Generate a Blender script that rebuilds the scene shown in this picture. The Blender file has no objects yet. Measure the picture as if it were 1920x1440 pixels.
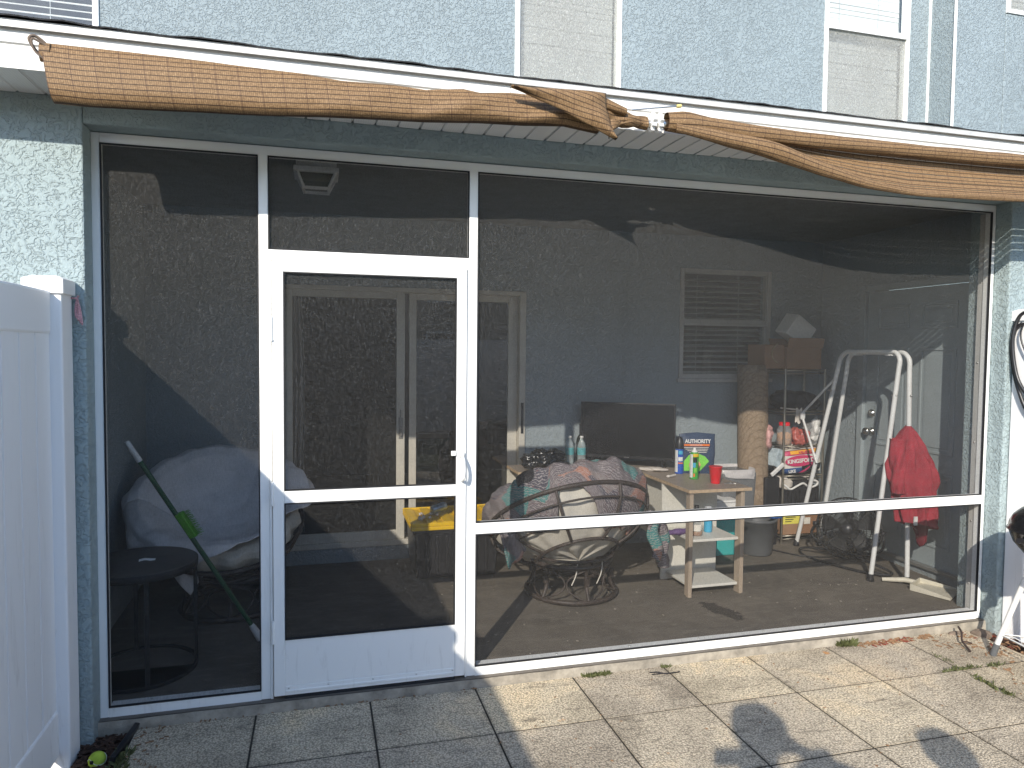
import bpy, math, random
from math import sin, cos, pi, radians, sqrt
from mathutils import Vector, Matrix, Euler, noise as mnoise
random.seed(7)
S = bpy.context.scene
COL = S.collection
# ------------------------------------------------------------------ camera, sky, sun, exposure
F_PX, CX, CY, CZ, YAW, PITCH, ROLL = 1323.5, 0.9408, -3.4288, 1.6443, 0.2670, 0.0464, -0.0098
fw = Vector((sin(YAW)*cos(PITCH), cos(YAW)*cos(PITCH), -sin(PITCH)))
rt = Vector((cos(YAW), -sin(YAW), 0)); dn = fw.cross(rt)
r2 = rt*cos(ROLL) + dn*sin(ROLL); d2 = -rt*sin(ROLL) + dn*cos(ROLL)
cam = bpy.data.cameras.new('camera'); co = bpy.data.objects.new('camera', cam); COL.objects.link(co)
co.matrix_world = Matrix(((r2.x, -d2.x, -fw.x, CX), (r2.y, -d2.y, -fw.y, CY), (r2.z, -d2.z, -fw.z, CZ), (0, 0, 0, 1)))
cam.sensor_width = 36; cam.lens = F_PX/1920*36; cam.clip_start = 0.02; cam.clip_end = 500
S.camera = co
SUN_D = Vector((0.98, 1.53, -1.0)).normalized()          # the way the light travels
el = math.asin(-SUN_D.z); az = math.atan2(-SUN_D.x, -SUN_D.y)
W = bpy.data.worlds.new('World'); S.world = W; W.use_nodes = True
wn = W.node_tree.nodes; wl = W.node_tree.links; wn.clear()
sky = wn.new('ShaderNodeTexSky'); sky.sky_type = 'NISHITA'; sky.sun_disc = False
sky.sun_elevation = el; sky.sun_rotation = az % (2*pi); sky.air_density = 1.0; sky.dust_density = 0.4; sky.ozone_density = 2.2
bg = wn.new('ShaderNodeBackground'); bg.inputs[1].default_value = 0.15
wo = wn.new('ShaderNodeOutputWorld'); wl.new(sky.outputs[0], bg.inputs[0]); wl.new(bg.outputs[0], wo.inputs[0])
sl = bpy.data.lights.new('sun', 'SUN'); sl.energy = 2.7; sl.angle = radians(0.53); sl.color = (1.0, 0.93, 0.82)
so = bpy.data.objects.new('sun', sl); COL.objects.link(so)
so.rotation_euler = SUN_D.to_track_quat('-Z', 'Y').to_euler(); so.location = (-6, -10, 8)
S.view_settings.view_transform = 'Standard'; S.view_settings.look = 'None'
S.view_settings.exposure = 1.18; S.view_settings.gamma = 1.0
S.render.engine = 'CYCLES'; S.cycles.transparent_max_bounces = 16

# ------------------------------------------------------------------ materials
def newmat(name):
    m = bpy.data.materials.new(name); m.use_nodes = True
    nt = m.node_tree; nt.nodes.clear()
    out = nt.nodes.new('ShaderNodeOutputMaterial')
    return m, nt.nodes, nt.links, out
def coords(n, l, scale=(1, 1, 1), kind='Object', rot=(0, 0, 0)):
    tc = n.new('ShaderNodeTexCoord'); mp = n.new('ShaderNodeMapping')
    mp.inputs['Scale'].default_value = scale; mp.inputs['Rotation'].default_value = rot
    l.new(tc.outputs[kind], mp.inputs[0]); return mp.outputs[0]
def noise(n, l, vec, scale, detail=3, rough=.5, dist=0):
    t = n.new('ShaderNodeTexNoise'); t.inputs['Scale'].default_value = scale
    t.inputs['Detail'].default_value = detail; t.inputs['Roughness'].default_value = rough
    t.inputs['Distortion'].default_value = dist; l.new(vec, t.inputs['Vector']); return t.outputs['Fac']
def ramp(n, l, fac, stops, interp='LINEAR'):
    r = n.new('ShaderNodeValToRGB'); r.color_ramp.interpolation = interp
    e = r.color_ramp.elements
    while len(e) < len(stops): e.new(0.5)
    for i, (p, c) in enumerate(stops):
        e[i].position = p; e[i].color = (c, c, c, 1) if isinstance(c, (int, float)) else (*c, 1)
    l.new(fac, r.inputs[0]); return r.outputs[0]
def mix(n, l, fac, a, b, mode='MIX'):
    x = n.new('ShaderNodeMix'); x.data_type = 'RGBA'; x.blend_type = mode
    for k, v in ((0, fac), (6, a), (7, b)):
        if hasattr(v, 'links') or hasattr(v, 'is_linked'): l.new(v, x.inputs[k])
        else: x.inputs[k].default_value = v if k == 0 else (*v, 1)
    return x.outputs[2]
def math_(n, l, op, a, b=0.0):
    x = n.new('ShaderNodeMath'); x.operation = op
    for k, v in ((0, a), (1, b)):
        if hasattr(v, 'is_linked'): l.new(v, x.inputs[k])
        else: x.inputs[k].default_value = v
    return x.outputs[0]
def bump(n, l, h, strength, dist):
    b = n.new('ShaderNodeBump'); b.inputs['Strength'].default_value = strength
    b.inputs['Distance'].default_value = dist; l.new(h, b.inputs['Height']); return b.outputs[0]
def prin(n, l, out, col, rough=.6, metal=0, nrm=None, spec=.4):
    p = n.new('ShaderNodeBsdfPrincipled')
    for k, v in (('Base Color', col), ('Roughness', rough), ('Metallic', metal), ('Specular IOR Level', spec)):
        if hasattr(v, 'is_linked'): l.new(v, p.inputs[k])
        else: p.inputs[k].default_value = (*v, 1) if k == 'Base Color' else v
    if nrm is not None: l.new(nrm, p.inputs['Normal'])
    if out is not None: l.new(p.outputs[0], out.inputs[0])
    return p
def M(name, col, rough=.55, metal=0, var=.12, scale=9, bs=0, bscale=60, spec=.4, bdist=.003, stretch=(1, 1, 1)):
    """plain surface with blotchy wear and optional fine bump"""
    m, n, l, out = newmat(name); v = coords(n, l, stretch)
    f = noise(n, l, v, scale, 5, .6)
    a = tuple(min(1, c*(1+var)) for c in col); b = tuple(c*(1-var) for c in col)
    c = ramp(n, l, f, [(.3, b), (.7, a)])
    nr = bump(n, l, noise(n, l, v, bscale, 3), bs, bdist) if bs else None
    prin(n, l, out, c, rough, metal, nr, spec); return m

def stucco_mat(name, col, s=1.0, k=.9):
    m, n, l, out = newmat(name); v = coords(n, l)
    a = noise(n, l, v, 24*s, 4, .55, 1.3); b = noise(n, l, v, 95*s, 3, .6)
    pl = ramp(n, l, a, [(.43, 0.0), (.50, .8), (.60, 1.0)])
    h = math_(n, l, 'ADD', pl, math_(n, l, 'MULTIPLY', b, .30))
    big = noise(n, l, v, 1.3, 4, .6)
    c = ramp(n, l, big, [(.3, tuple(x*.92 for x in col)), (.7, tuple(x*1.06 for x in col))])
    stk = ramp(n, l, noise(n, l, coords(n, l, (7, 7, .6)), 1, 4, .65), [(.55, 0.0), (.75, .22)])
    c = mix(n, l, stk, c, tuple(x*.6 for x in col)); spz = n.new('ShaderNodeSeparateXYZ'); l.new(v, spz.inputs[0])
    mr = n.new('ShaderNodeMapRange'); l.new(spz.outputs[2], mr.inputs[0]); mr.inputs[1].default_value = .30; mr.inputs[2].default_value = -.05; mr.inputs[3].default_value = 0; mr.inputs[4].default_value = .6
    c = mix(n, l, math_(n, l, 'MULTIPLY', mr.outputs[0], noise(n, l, v, 18, 5, .7)), c, (.13, .11, .085))
    prin(n, l, out, c, .75, 0, bump(n, l, h, k, .010/s), .3); return m

def mesh_mat(name, fac, col, big=.06, amp=.12, thread=0):
    m, n, l, out = newmat(name)
    v1 = coords(n, l, (270, 60, 62)); v2 = coords(n, l, (62, 60, 270)); v3 = coords(n, l, (2.2, 2.2, .9))
    f1 = noise(n, l, v1, 1, 2, .6); f2 = noise(n, l, v2, 1, 2, .6); f3 = noise(n, l, v3, 1, 2, .5)
    g = math_(n, l, 'ADD', math_(n, l, 'MULTIPLY', f1, .62), math_(n, l, 'MULTIPLY', f2, .38))
    g = math_(n, l, 'SUBTRACT', g, .5)
    k = math_(n, l, 'ADD', math_(n, l, 'MULTIPLY', g, amp*4), math_(n, l, 'ADD', fac-big/2, math_(n, l, 'MULTIPLY', f3, big)))
    tr = n.new('ShaderNodeBsdfTransparent'); tr.inputs[0].default_value = (1, 1, 1, 1)
    df = n.new('ShaderNodeBsdfDiffuse')
    cr = ramp(n, l, math_(n, l, 'ADD', g, .5), [(.36, tuple(x*.60 for x in col)), (.55, tuple(x*1.08 for x in col)), (.70, tuple(min(1, x*2.0) for x in col))])
    l.new(cr, df.inputs[0]); sh = df.outputs[0]
    if thread:        # round upright threads throw the sun back in a cone about their own axis
        hb = n.new('ShaderNodeBsdfHair'); hb.component = 'Reflection'; hb.inputs['Offset'].default_value = 0.0
        hb.inputs['RoughnessU'].default_value = .2; hb.inputs['RoughnessV'].default_value = 1.0
        tv = n.new('ShaderNodeCombineXYZ'); tv.inputs[2].default_value = 1.0; l.new(tv.outputs[0], hb.inputs['Tangent'])
        hc = mix(n, l, 1.0, cr, (thread,)*3, 'MULTIPLY'); l.new(hc, hb.inputs['Color'])
        ad = n.new('ShaderNodeAddShader'); l.new(df.outputs[0], ad.inputs[0]); l.new(hb.outputs[0], ad.inputs[1]); sh = ad.outputs[0]
    mx = n.new('ShaderNodeMixShader'); l.new(k, mx.inputs[0]); l.new(tr.outputs[0], mx.inputs[1]); l.new(sh, mx.inputs[2])
    l.new(mx.outputs[0], out.inputs[0]); return m

def glass_mat(name, tint=(.965, .98, .975), refl=.10, dirt=.0):
    m, n, l, out = newmat(name); v = coords(n, l)
    tr = n.new('ShaderNodeBsdfTransparent'); tr.inputs[0].default_value = (*tint, 1)
    gl = n.new('ShaderNodeBsdfGlossy'); gl.inputs['Roughness'].default_value = .02
    fr = n.new('ShaderNodeFresnel'); fr.inputs[0].default_value = 1.5
    ge = n.new('ShaderNodeNewGeometry'); f = math_(n, l, 'MULTIPLY', math_(n, l, 'ADD', fr.outputs[0], refl), math_(n, l, 'SUBTRACT', 1.0, ge.outputs['Backfacing']))
    mx = n.new('ShaderNodeMixShader'); l.new(f, mx.inputs[0]); l.new(tr.outputs[0], mx.inputs[1]); l.new(gl.outputs[0], mx.inputs[2])
    if dirt:
        df = n.new('ShaderNodeBsdfDiffuse'); df.inputs[0].default_value = (.55, .55, .52, 1)
        d = noise(n, l, v, 7, 6, .7, .8); m2 = n.new('ShaderNodeMixShader')
        l.new(math_(n, l, 'MULTIPLY', ramp(n, l, d, [(.3, .3), (.75, 1.0)]), dirt), m2.inputs[0])
        l.new(mx.outputs[0], m2.inputs[1]); l.new(df.outputs[0], m2.inputs[2]); l.new(m2.outputs[0], out.inputs[0])
    else: l.new(mx.outputs[0], out.inputs[0])
    return m

def clear_mat(name, tint, fac=.25, rough=.08):
    m, n, l, out = newmat(name); v = coords(n, l)
    tr = n.new('ShaderNodeBsdfTransparent'); tr.inputs[0].default_value = (*tint, 1)
    p = prin(n, l, None, tuple(min(1, c*.9) for c in tint), rough, 0, bump(n, l, noise(n, l, v, 45, 3), .5, .004), .6)
    mx = n.new('ShaderNodeMixShader'); mx.inputs[0].default_value = fac
    l.new(tr.outputs[0], mx.inputs[1]); l.new(p.outputs[0], mx.inputs[2]); l.new(mx.outputs[0], out.inputs[0]); return m

def vinyl_mat(name='white_vinyl', base=(.86, .85, .84), k0=1.0, rough=.42):
    m, n, l, out = newmat(name); v = coords(n, l); v2 = coords(n, l, (9, 9, 1.2), rot=(.25, .1, 0))
    sc = ramp(n, l, noise(n, l, v2, 3.2, 5, .7, .6), [(.56, 0.0), (.72, .7)])
    tc = n.new('ShaderNodeTexCoord'); sx = n.new('ShaderNodeSeparateXYZ'); l.new(tc.outputs['Object'], sx.inputs[0])
    low = n.new('ShaderNodeMapRange'); l.new(sx.outputs[2], low.inputs[0])
    low.inputs[1].default_value = 1.3; low.inputs[2].default_value = 0.0; low.inputs[3].default_value = .10; low.inputs[4].default_value = .6
    k = math_(n, l, 'MULTIPLY', sc, low.outputs[0])
    c = mix(n, l, math_(n, l, 'MULTIPLY', k, k0), base, (.38, .35, .31))
    prin(n, l, out, c, rough, 0, bump(n, l, noise(n, l, v, 5, 2), .04, .01), .45); return m

def shade_mat(name, gap=.0):
    """knitted shade cloth: UV in metres, u along the roll, v across it"""
    m, n, l, out = newmat(name)
    tc = n.new('ShaderNodeTexCoord'); sp = n.new('ShaderNodeSeparateXYZ'); l.new(tc.outputs['UV'], sp.inputs[0])
    v = coords(n, l)
    wob = math_(n, l, 'MULTIPLY', math_(n, l, 'SUBTRACT', noise(n, l, v, 6, 2), .5), .0010)
    def lines(src, period, duty):
        x = math_(n, l, 'FRACT', math_(n, l, 'DIVIDE', math_(n, l, 'ADD', src, wob), period))
        return math_(n, l, 'LESS_THAN', x, duty)
    hl = lines(sp.outputs[1], .0195, .19); vl = lines(sp.outputs[0], .083, .045); rib = lines(sp.outputs[0], .0075, .45)
    base = ramp(n, l, noise(n, l, v, 130, 4, .8), [(.30, (.15, .087, .040)), (.52, (.29, .18, .088)), (.70, (.44, .295, .155))])
    c = mix(n, l, math_(n, l, 'MULTIPLY', rib, .5), base, (.15, .082, .038))
    c = mix(n, l, math_(n, l, 'MULTIPLY', vl, .55), c, (.09, .045, .03))
    c = mix(n, l, math_(n, l, 'MULTIPLY', hl, .82), c, (.035, .02, .014))
    h = math_(n, l, 'SUBTRACT', math_(n, l, 'ADD', rib, noise(n, l, v, 140, 2)), math_(n, l, 'MULTIPLY', hl, 1.5))
    p = prin(n, l, None, c, .6, 0, bump(n, l, h, .4, .003), .3)
    tl = n.new('ShaderNodeBsdfTranslucent'); l.new(c, tl.inputs[0])
    mx = n.new('ShaderNodeMixShader'); mx.inputs[0].default_value = .12
    l.new(p.outputs[0], mx.inputs[1]); l.new(tl.outputs[0], mx.inputs[2]); last = mx.outputs[0]
    if gap:
        tr = n.new('ShaderNodeBsdfTransparent'); m2 = n.new('ShaderNodeMixShader')
        l.new(math_(n, l, 'MULTIPLY', lines(sp.outputs[1], .033, .10), gap), m2.inputs[0])
        l.new(last, m2.inputs[1]); l.new(tr.outputs[0], m2.inputs[2]); last = m2.outputs[0]
    l.new(last, out.inputs[0]); return m

def paving_mat():
    m, n, l, out = newmat('exposed_aggregate'); v = coords(n, l)
    vo = n.new('ShaderNodeTexVoronoi'); vo.inputs['Scale'].default_value = 110; l.new(v, vo.inputs['Vector'])
    f = noise(n, l, v, 170, 3, .7)
    peb = ramp(n, l, vo.outputs['Distance'], [(.0, .72), (.45, .52), (.7, .30)])
    spk = ramp(n, l, f, [(.35, .72), (.62, 1.15)])
    big = noise(n, l, v, 1.7, 5, .65, .5); vs = coords(n, l, (3, 12, 3), rot=(0, 0, .7)); st = noise(n, l, vs, 2.2, 5, .7, .6)
    tone = ramp(n, l, big, [(.30, (.25, .225, .185)), (.55, (.43, .39, .32)), (.75, (.57, .48, .345))])
    c = mix(n, l, 1.0, tone, peb, 'MULTIPLY'); c = mix(n, l, 1.0, c, spk, 'MULTIPLY')
    c = mix(n, l, .0, c, c); c = mix(n, l, 1.0, c, (2.75, 2.62, 2.42), 'MULTIPLY')
    sx = n.new('ShaderNodeSeparateXYZ'); l.new(v, sx.inputs[0])
    gx = math_(n, l, 'DIVIDE', math_(n, l, 'SUBTRACT', sx.outputs[0], .655), .5185); gy = math_(n, l, 'DIVIDE', math_(n, l, 'SUBTRACT', sx.outputs[1], .045), .513)
    cb = n.new('ShaderNodeCombineXYZ'); l.new(math_(n, l, 'FLOOR', gx), cb.inputs[0]); l.new(math_(n, l, 'FLOOR', gy), cb.inputs[1])
    wn_ = n.new('ShaderNodeTexWhiteNoise'); wn_.noise_dimensions = '2D'; l.new(cb.outputs[0], wn_.inputs['Vector'])
    c = mix(n, l, 1.0, c, ramp(n, l, wn_.outputs['Value'], [(0.0, (.84, .83, .84)), (1.0, (1.08, 1.06, 1.0))]), 'MULTIPLY')
    def edge(q_): return math_(n, l, 'ABSOLUTE', math_(n, l, 'SUBTRACT', math_(n, l, 'FRACT', q_), .5))
    ed = math_(n, l, 'ADD', math_(n, l, 'MAXIMUM', edge(gx), edge(gy)), math_(n, l, 'MULTIPLY', math_(n, l, 'SUBTRACT', noise(n, l, v, 14, 5, .7), .5), .10))
    c = mix(n, l, ramp(n, l, ed, [(.470, 0.0), (.50, .45)]), c, (.16, .135, .10))
    pit = ramp(n, l, noise(n, l, v, 48, 4, .75), [(.60, 0.0), (.68, .6)]); c = mix(n, l, math_(n, l, 'MULTIPLY', pit, ramp(n, l, big, [(.4, .25), (.65, 1.0)])), c, (.13, .11, .08))
    stain = ramp(n, l, st, [(.56, 0.0), (.70, .65)])
    c = mix(n, l, stain, c, (.10, .085, .065))
    rust = ramp(n, l, noise(n, l, v, 5.5, 3, .5), [(.735, 0.0), (.76, .75)])
    c = mix(n, l, rust, c, (.50, .21, .05))
    h = math_(n, l, 'ADD', math_(n, l, 'MULTIPLY', vo.outputs['Distance'], -1.0), math_(n, l, 'MULTIPLY', f, .7))
    prin(n, l, out, c, .85, 0, bump(n, l, h, .8, .006), .25); return m

def slab_mat():
    m, n, l, out = newmat('worn_porch_concrete'); v = coords(n, l); vs = coords(n, l, (1, 3.5, 1), rot=(0, 0, .5))
    f = noise(n, l, v, 3, 6, .7, .4); g = noise(n, l, v, 120, 3, .7); s = noise(n, l, vs, 5, 6, .75, .8)
    c = ramp(n, l, f, [(.3, (.105, .092, .077)), (.7, (.185, .160, .130))])
    c = mix(n, l, ramp(n, l, s, [(.5, 0.0), (.72, .5)]), c, (.27, .24, .20))
    c = mix(n, l, ramp(n, l, g, [(.62, 0.0), (.72, .5)]), c, (.38, .35, .30))
    # a spilt puddle that has soaked in, in front of the desk
    tc = n.new('ShaderNodeTexCoord'); mp = n.new('ShaderNodeMapping'); l.new(tc.outputs['Object'], mp.inputs[0])
    mp.inputs['Location'].default_value = (-3.38, -.44, 0); 
    sp = n.new('ShaderNodeSeparateXYZ'); l.new(mp.outputs[0], sp.inputs[0])
    ds = math_(n, l, 'ADD', sp.outputs[0], math_(n, l, 'MULTIPLY', sp.outputs[1], .28))
    d = math_(n, l, 'SQRT', math_(n, l, 'ADD', math_(n, l, 'POWER', math_(n, l, 'MULTIPLY', ds, 1/.075), 2.0), math_(n, l, 'POWER', math_(n, l, 'MULTIPLY', sp.outputs[1], 1/.17), 2.0)))
    d = math_(n, l, 'ADD', d, math_(n, l, 'MULTIPLY', math_(n, l, 'SUBTRACT', noise(n, l, v, 16, 5, .7), .5), 1.9))
    k = ramp(n, l, d, [(.86, .85), (.98, 0.0)])
    c = mix(n, l, k, c, (.045, .040, .036))
    prin(n, l, out, c, .8, 0, bump(n, l, math_(n, l, 'ADD', f, g), .35, .006), .3); return m

def soil_mat():
    m, n, l, out = newmat('bark_soil'); v = coords(n, l)
    f = noise(n, l, v, 26, 6, .75, .6); vo = n.new('ShaderNodeTexVoronoi'); vo.inputs['Scale'].default_value = 45; l.new(coords(n, l, (1, 2.4, 1)), vo.inputs['Vector'])
    c = ramp(n, l, f, [(.3, (.018, .012, .009)), (.6, (.075, .042, .028)), (.8, (.15, .09, .055))])
    prin(n, l, out, c, .95, 0, bump(n, l, math_(n, l, 'ADD', f, vo.outputs['Distance']), 1.0, .02), .15); return m

def quilt_mat():
    m, n, l, out = newmat('patchwork_quilt')
    tc = n.new('ShaderNodeTexCoord'); uv = tc.outputs['UV']
    vo = n.new('ShaderNodeTexVoronoi'); vo.distance = 'CHEBYCHEV'; vo.inputs['Scale'].default_value = 7.5; vo.inputs['Randomness'].default_value = .75
    mp = n.new('ShaderNodeMapping'); mp.inputs['Rotation'].default_value = (0, 0, .55); l.new(uv, mp.inputs[0]); l.new(mp.outputs[0], vo.inputs['Vector'])
    sp = n.new('ShaderNodeSeparateXYZ'); l.new(vo.outputs['Color'], sp.inputs[0])
    pal = ramp(n, l, sp.outputs[0], [(0, (.135, .115, .125)), (.24, (.05, .20, .19)), (.40, (.165, .14, .145)), (.60, (.36, .17, .12)), (.72, (.085, .08, .10)), (.86, (.21, .175, .165))], 'CONSTANT')
    wv = n.new('ShaderNodeTexWave'); wv.wave_type = 'RINGS'; wv.inputs['Scale'].default_value = 20; wv.inputs['Distortion'].default_value = 7; wv.inputs['Detail'].default_value = 3; wv.inputs['Detail Scale'].default_value = 3
    l.new(mp.outputs[0], wv.inputs['Vector'])
    mo = ramp(n, l, wv.outputs['Fac'], [(.60, 0.0), (.78, .60)])
    c = mix(n, l, mo, pal, (.42, .38, .36))
    v2 = n.new('ShaderNodeTexVoronoi'); v2.inputs['Scale'].default_value = 24; l.new(mp.outputs[0], v2.inputs['Vector'])
    c = mix(n, l, ramp(n, l, v2.outputs['Distance'], [(.08, .5), (.15, 0.0)]), c, (.26, .07, .06))
    v3 = n.new('ShaderNodeTexVoronoi'); v3.feature = 'DISTANCE_TO_EDGE'; v3.distance = 'EUCLIDEAN'; v3.inputs['Scale'].default_value = 7.5; v3.inputs['Randomness'].default_value = .75
    l.new(mp.outputs[0], v3.inputs['Vector'])
    c = mix(n, l, ramp(n, l, v3.outputs['Distance'], [(.006, .35), (.016, 0.0)]), c, (.13, .04, .04))
    v = coords(n, l)
    prin(n, l, out, c, .9, 0, bump(n, l, noise(n, l, v, 40, 4), .35, .006), .2); return m

def wood_mat(name, a, b, stretch, rough=.5):
    m, n, l, out = newmat(name); v = coords(n, l, stretch)
    f = noise(n, l, v, 3, 6, .65, 1.0); c = ramp(n, l, f, [(.3, a), (.7, b)])
    prin(n, l, out, c, rough, 0, bump(n, l, f, .12, .003), .35); return m

def rug_mat():
    m, n, l, out = newmat('rolled_carpet_back'); v = coords(n, l)
    vo = n.new('ShaderNodeTexVoronoi'); vo.feature = 'DISTANCE_TO_EDGE'; vo.inputs['Scale'].default_value = 19; vo.distance = 'MANHATTAN'; l.new(coords(n, l, (1, 1, .8)), vo.inputs['Vector'])
    wv = n.new('ShaderNodeTexWave'); wv.wave_type = 'RINGS'; wv.inputs['Scale'].default_value = 9; wv.inputs['Distortion'].default_value = 5; l.new(v, wv.inputs['Vector'])
    base = ramp(n, l, noise(n, l, v, 60, 4, .7), [(.3, (.25, .185, .125)), (.7, (.36, .275, .195))])
    k = math_(n, l, 'MAXIMUM', ramp(n, l, vo.outputs['Distance'], [(.02, .40), (.05, 0.0)]), ramp(n, l, wv.outputs['Fac'], [(.88, 0.0), (.95, .40)]))
    c = mix(n, l, k, base, (.12, .085, .055))
    prin(n, l, out, c, .95, 0, bump(n, l, noise(n, l, v, 150, 2), .4, .004), .15); return m

def soffit_mat():
    m, n, l, out = newmat('perforated_soffit')
    tc = n.new('ShaderNodeTexCoord'); vo = n.new('ShaderNodeTexVoronoi'); vo.inputs['Scale'].default_value = 95; vo.inputs['Randomness'].default_value = 0
    l.new(tc.outputs['Object'], vo.inputs['Vector'])
    k = ramp(n, l, vo.outputs['Distance'], [(.22, 1.0), (.30, 0.0)])
    c = mix(n, l, k, (.74, .74, .73), (.10, .10, .10))
    prin(n, l, out, c, .5, 0, None, .4); return m

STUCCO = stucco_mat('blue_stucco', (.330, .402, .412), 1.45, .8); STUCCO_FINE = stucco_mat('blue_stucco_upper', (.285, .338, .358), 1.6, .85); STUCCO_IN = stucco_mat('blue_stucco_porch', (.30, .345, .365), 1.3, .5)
TRIMBLUE = M('blue_door_paint', (.30, .345, .36), .5, var=.05, bs=.1)
CONC = M('slab_edge_concrete', (.30, .27, .22), .9, var=.35, scale=14, bs=.8, bscale=90)
ALU = vinyl_mat('white_aluminium', (.84, .84, .81), .55, .36)
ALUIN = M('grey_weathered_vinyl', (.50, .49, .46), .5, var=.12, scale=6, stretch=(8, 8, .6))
FASCIA = M('white_fascia_metal', (.80, .79, .75), .42, var=.05, scale=1.8, spec=.45)
SPLINE = M('black_rubber', (.022, .022, .024), .6, var=.1)
VINYL = vinyl_mat()
SCREEN = mesh_mat('charcoal_insect_screen', .33, (.020, .0197, .019), thread=4.8)
SCREEN_PALE = mesh_mat('pale_window_screen', .56, (.36, .36, .335), .7, amp=.08)  # broad mottling paints wrinkled shading and reflections into the screen
GLASS = glass_mat('window_glass', refl=.06, dirt=.06)
GLASSDARK = glass_mat('sliding_door_glass', (.55, .6, .6), refl=.10)
BLIND = M('white_blind_slat', (.72, .71, .68), .5, var=.05)
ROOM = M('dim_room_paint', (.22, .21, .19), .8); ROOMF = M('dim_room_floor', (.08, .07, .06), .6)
CURT = M('pale_curtain', (.50, .49, .46), .9, var=.08)
ASPH = M('asphalt_shingle', (.045, .045, .048), .95, var=.5, scale=60, bs=.8, bscale=200)
SOFFIT = soffit_mat(); SHADE = shade_mat('brown_shade_cloth'); SHADEG = shade_mat('brown_shade_cloth_single', .75)
PAVE = paving_mat(); SLAB = slab_mat(); SOIL = soil_mat()
RATTAN = M('dark_rattan', (.055, .042, .035), .5, var=.4, scale=30, bs=.3, bscale=120)
CREAM = M('cream_canvas', (.62, .58, .50), .9, var=.08, bs=.3, bscale=25, bdist=.01)
SHEET = M('grey_bed_sheet', (.68, .66, .66), .85, var=.07, bs=.25, bscale=14, bdist=.015)
QUILT = quilt_mat()
DESKTOP = wood_mat('greige_wood_laminate', (.25, .205, .165), (.36, .30, .245), (2.2, 22, 22)); DESKW = M('white_laminate', (.66, .64, .57), .5, var=.05, scale=4)
BLACKP = M('black_plastic', (.018, .018, .020), .38, var=.2, spec=.5); SCREENBLK = M('black_tv_panel', (.012, .012, .013), .22, var=.1, spec=.5)
BINBAG = M('black_bin_bag', (.012, .012, .013), .16, var=.3, bs=.9, bscale=26, bdist=.02, spec=.8)
BLACKM = M('black_steel', (.016, .016, .017), .65, var=.2, spec=.4)
WHITEM = M('white_powder_coat', (.70, .70, .68), .4, var=.08, scale=5, spec=.45)
CHROME = M('chromed_wire', (.50, .46, .38), .35, 1.0, var=.15); STEEL = M('satin_steel', (.62, .61, .58), .28, 1.0, var=.1)
YELLOW = M('yellow_plastic', (.80, .50, .012), .42, var=.08, spec=.45); TEAL = M('teal_plastic', (.05, .42, .40), .4, var=.06)
DKGREY = M('dark_grey_plastic', (.105, .11, .115), .5, var=.1); RUG = rug_mat()
CARD = M('brown_cardboard', (.34, .20, .115), .9, var=.1, scale=5); FOAM = M('white_foam', (.70, .70, .68), .8, var=.04)
RED = M('red_cotton', (.31, .030, .045), .9, var=.2, scale=12, bs=.35, bscale=90); REDP = M('red_cup_plastic', (.72, .015, .025), .3, var=.04, spec=.5)
WHITEP = M('white_plastic', (.76, .75, .72), .4, var=.05); NAVY = M('navy_pouch_film', (.030, .050, .095), .32, var=.15, bs=.25, bscale=14, bdist=.01, spec=.5)
GREENP = M('green_tin', (.045, .33, .04), .3, var=.08); BLUEP = M('blue_tin', (.02, .09, .42), .3, var=.08); ORANGE = M('orange_print', (.75, .18, .03), .5, var=.05)
LIME = M('lime_print', (.20, .58, .07), .45, var=.15, scale=18); PEACH = M('peach_print', (.75, .38, .22), .5, var=.25, scale=40); PINK = M('magenta_print', (.55, .035, .13), .45, var=.08)
MOPG = M('dark_green_handle', (.012, .085, .035), .35, var=.15); BRUSHG = M('lime_green_brush', (.12, .42, .03), .5, var=.15)
BOTTLE = clear_mat('clear_water_bottle', (.86, .93, .93), .30); GREENGL = M('dark_bottle_glass', (.012, .016, .012), .1, var=.1, spec=.7)
CLEARBIN = clear_mat('smoky_clear_bin', (.34, .35, .36), .5, .25); BAGCLR = clear_mat('clear_poly_bag', (.88, .88, .88), .24, .12); GLASSB = clear_mat('spirit_bottle_glass', (.92, .93, .91), .20, .04)
WHISKY = M('amber_spirit', (.35, .13, .03), .1, var=.05, spec=.6); LABEL = M('cream_paper_label', (.70, .67, .60), .8, var=.1, scale=60); TEALL = M('teal_bottle_label', (.10, .34, .36), .5, var=.25, scale=50)
CYAN = M('light_blue_label', (.07, .40, .62), .4, var=.1); PURPLE = M('purple_cloth', (.15, .085, .21), .8, var=.25); NUTS = M('nut_mix', (.60, .30, .10), .7, var=.5, scale=60, bs=.8, bscale=80)
TOPWOOD = wood_mat('dark_grey_tabletop', (.055, .05, .048), (.10, .09, .085), (3, 30, 3)); BALLM = M('tennis_felt', (.42, .55, .06), .95, var=.2, scale=25, bs=.6, bscale=200)
GRASS = M('weed_leaf', (.085, .095, .035), .7, var=.35, scale=40); LEAFR = M('dry_red_leaf', (.20, .05, .03), .8, var=.4, scale=60); LEAFB = M('dry_brown_leaf', (.24, .14, .075), .85, var=.4, scale=60)
TWIG = M('dark_twig', (.05, .035, .03), .8); SKIN = M('tanned_skin', (.45, .27, .19), .5, var=.05); SHIRT = M('dark_shirt', (.06, .07, .10), .9); HAIR = M('brown_hair', (.05, .03, .02), .6)
YLABEL = M('yellow_paper_label', (.78, .70, .12), .7, var=.06); CREAMP = M('cream_dustpan', (.62, .58, .47), .5, var=.12, scale=14); GREYL = M('grey_lantern_paint', (.66, .66, .64), .5, var=.05)
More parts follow.
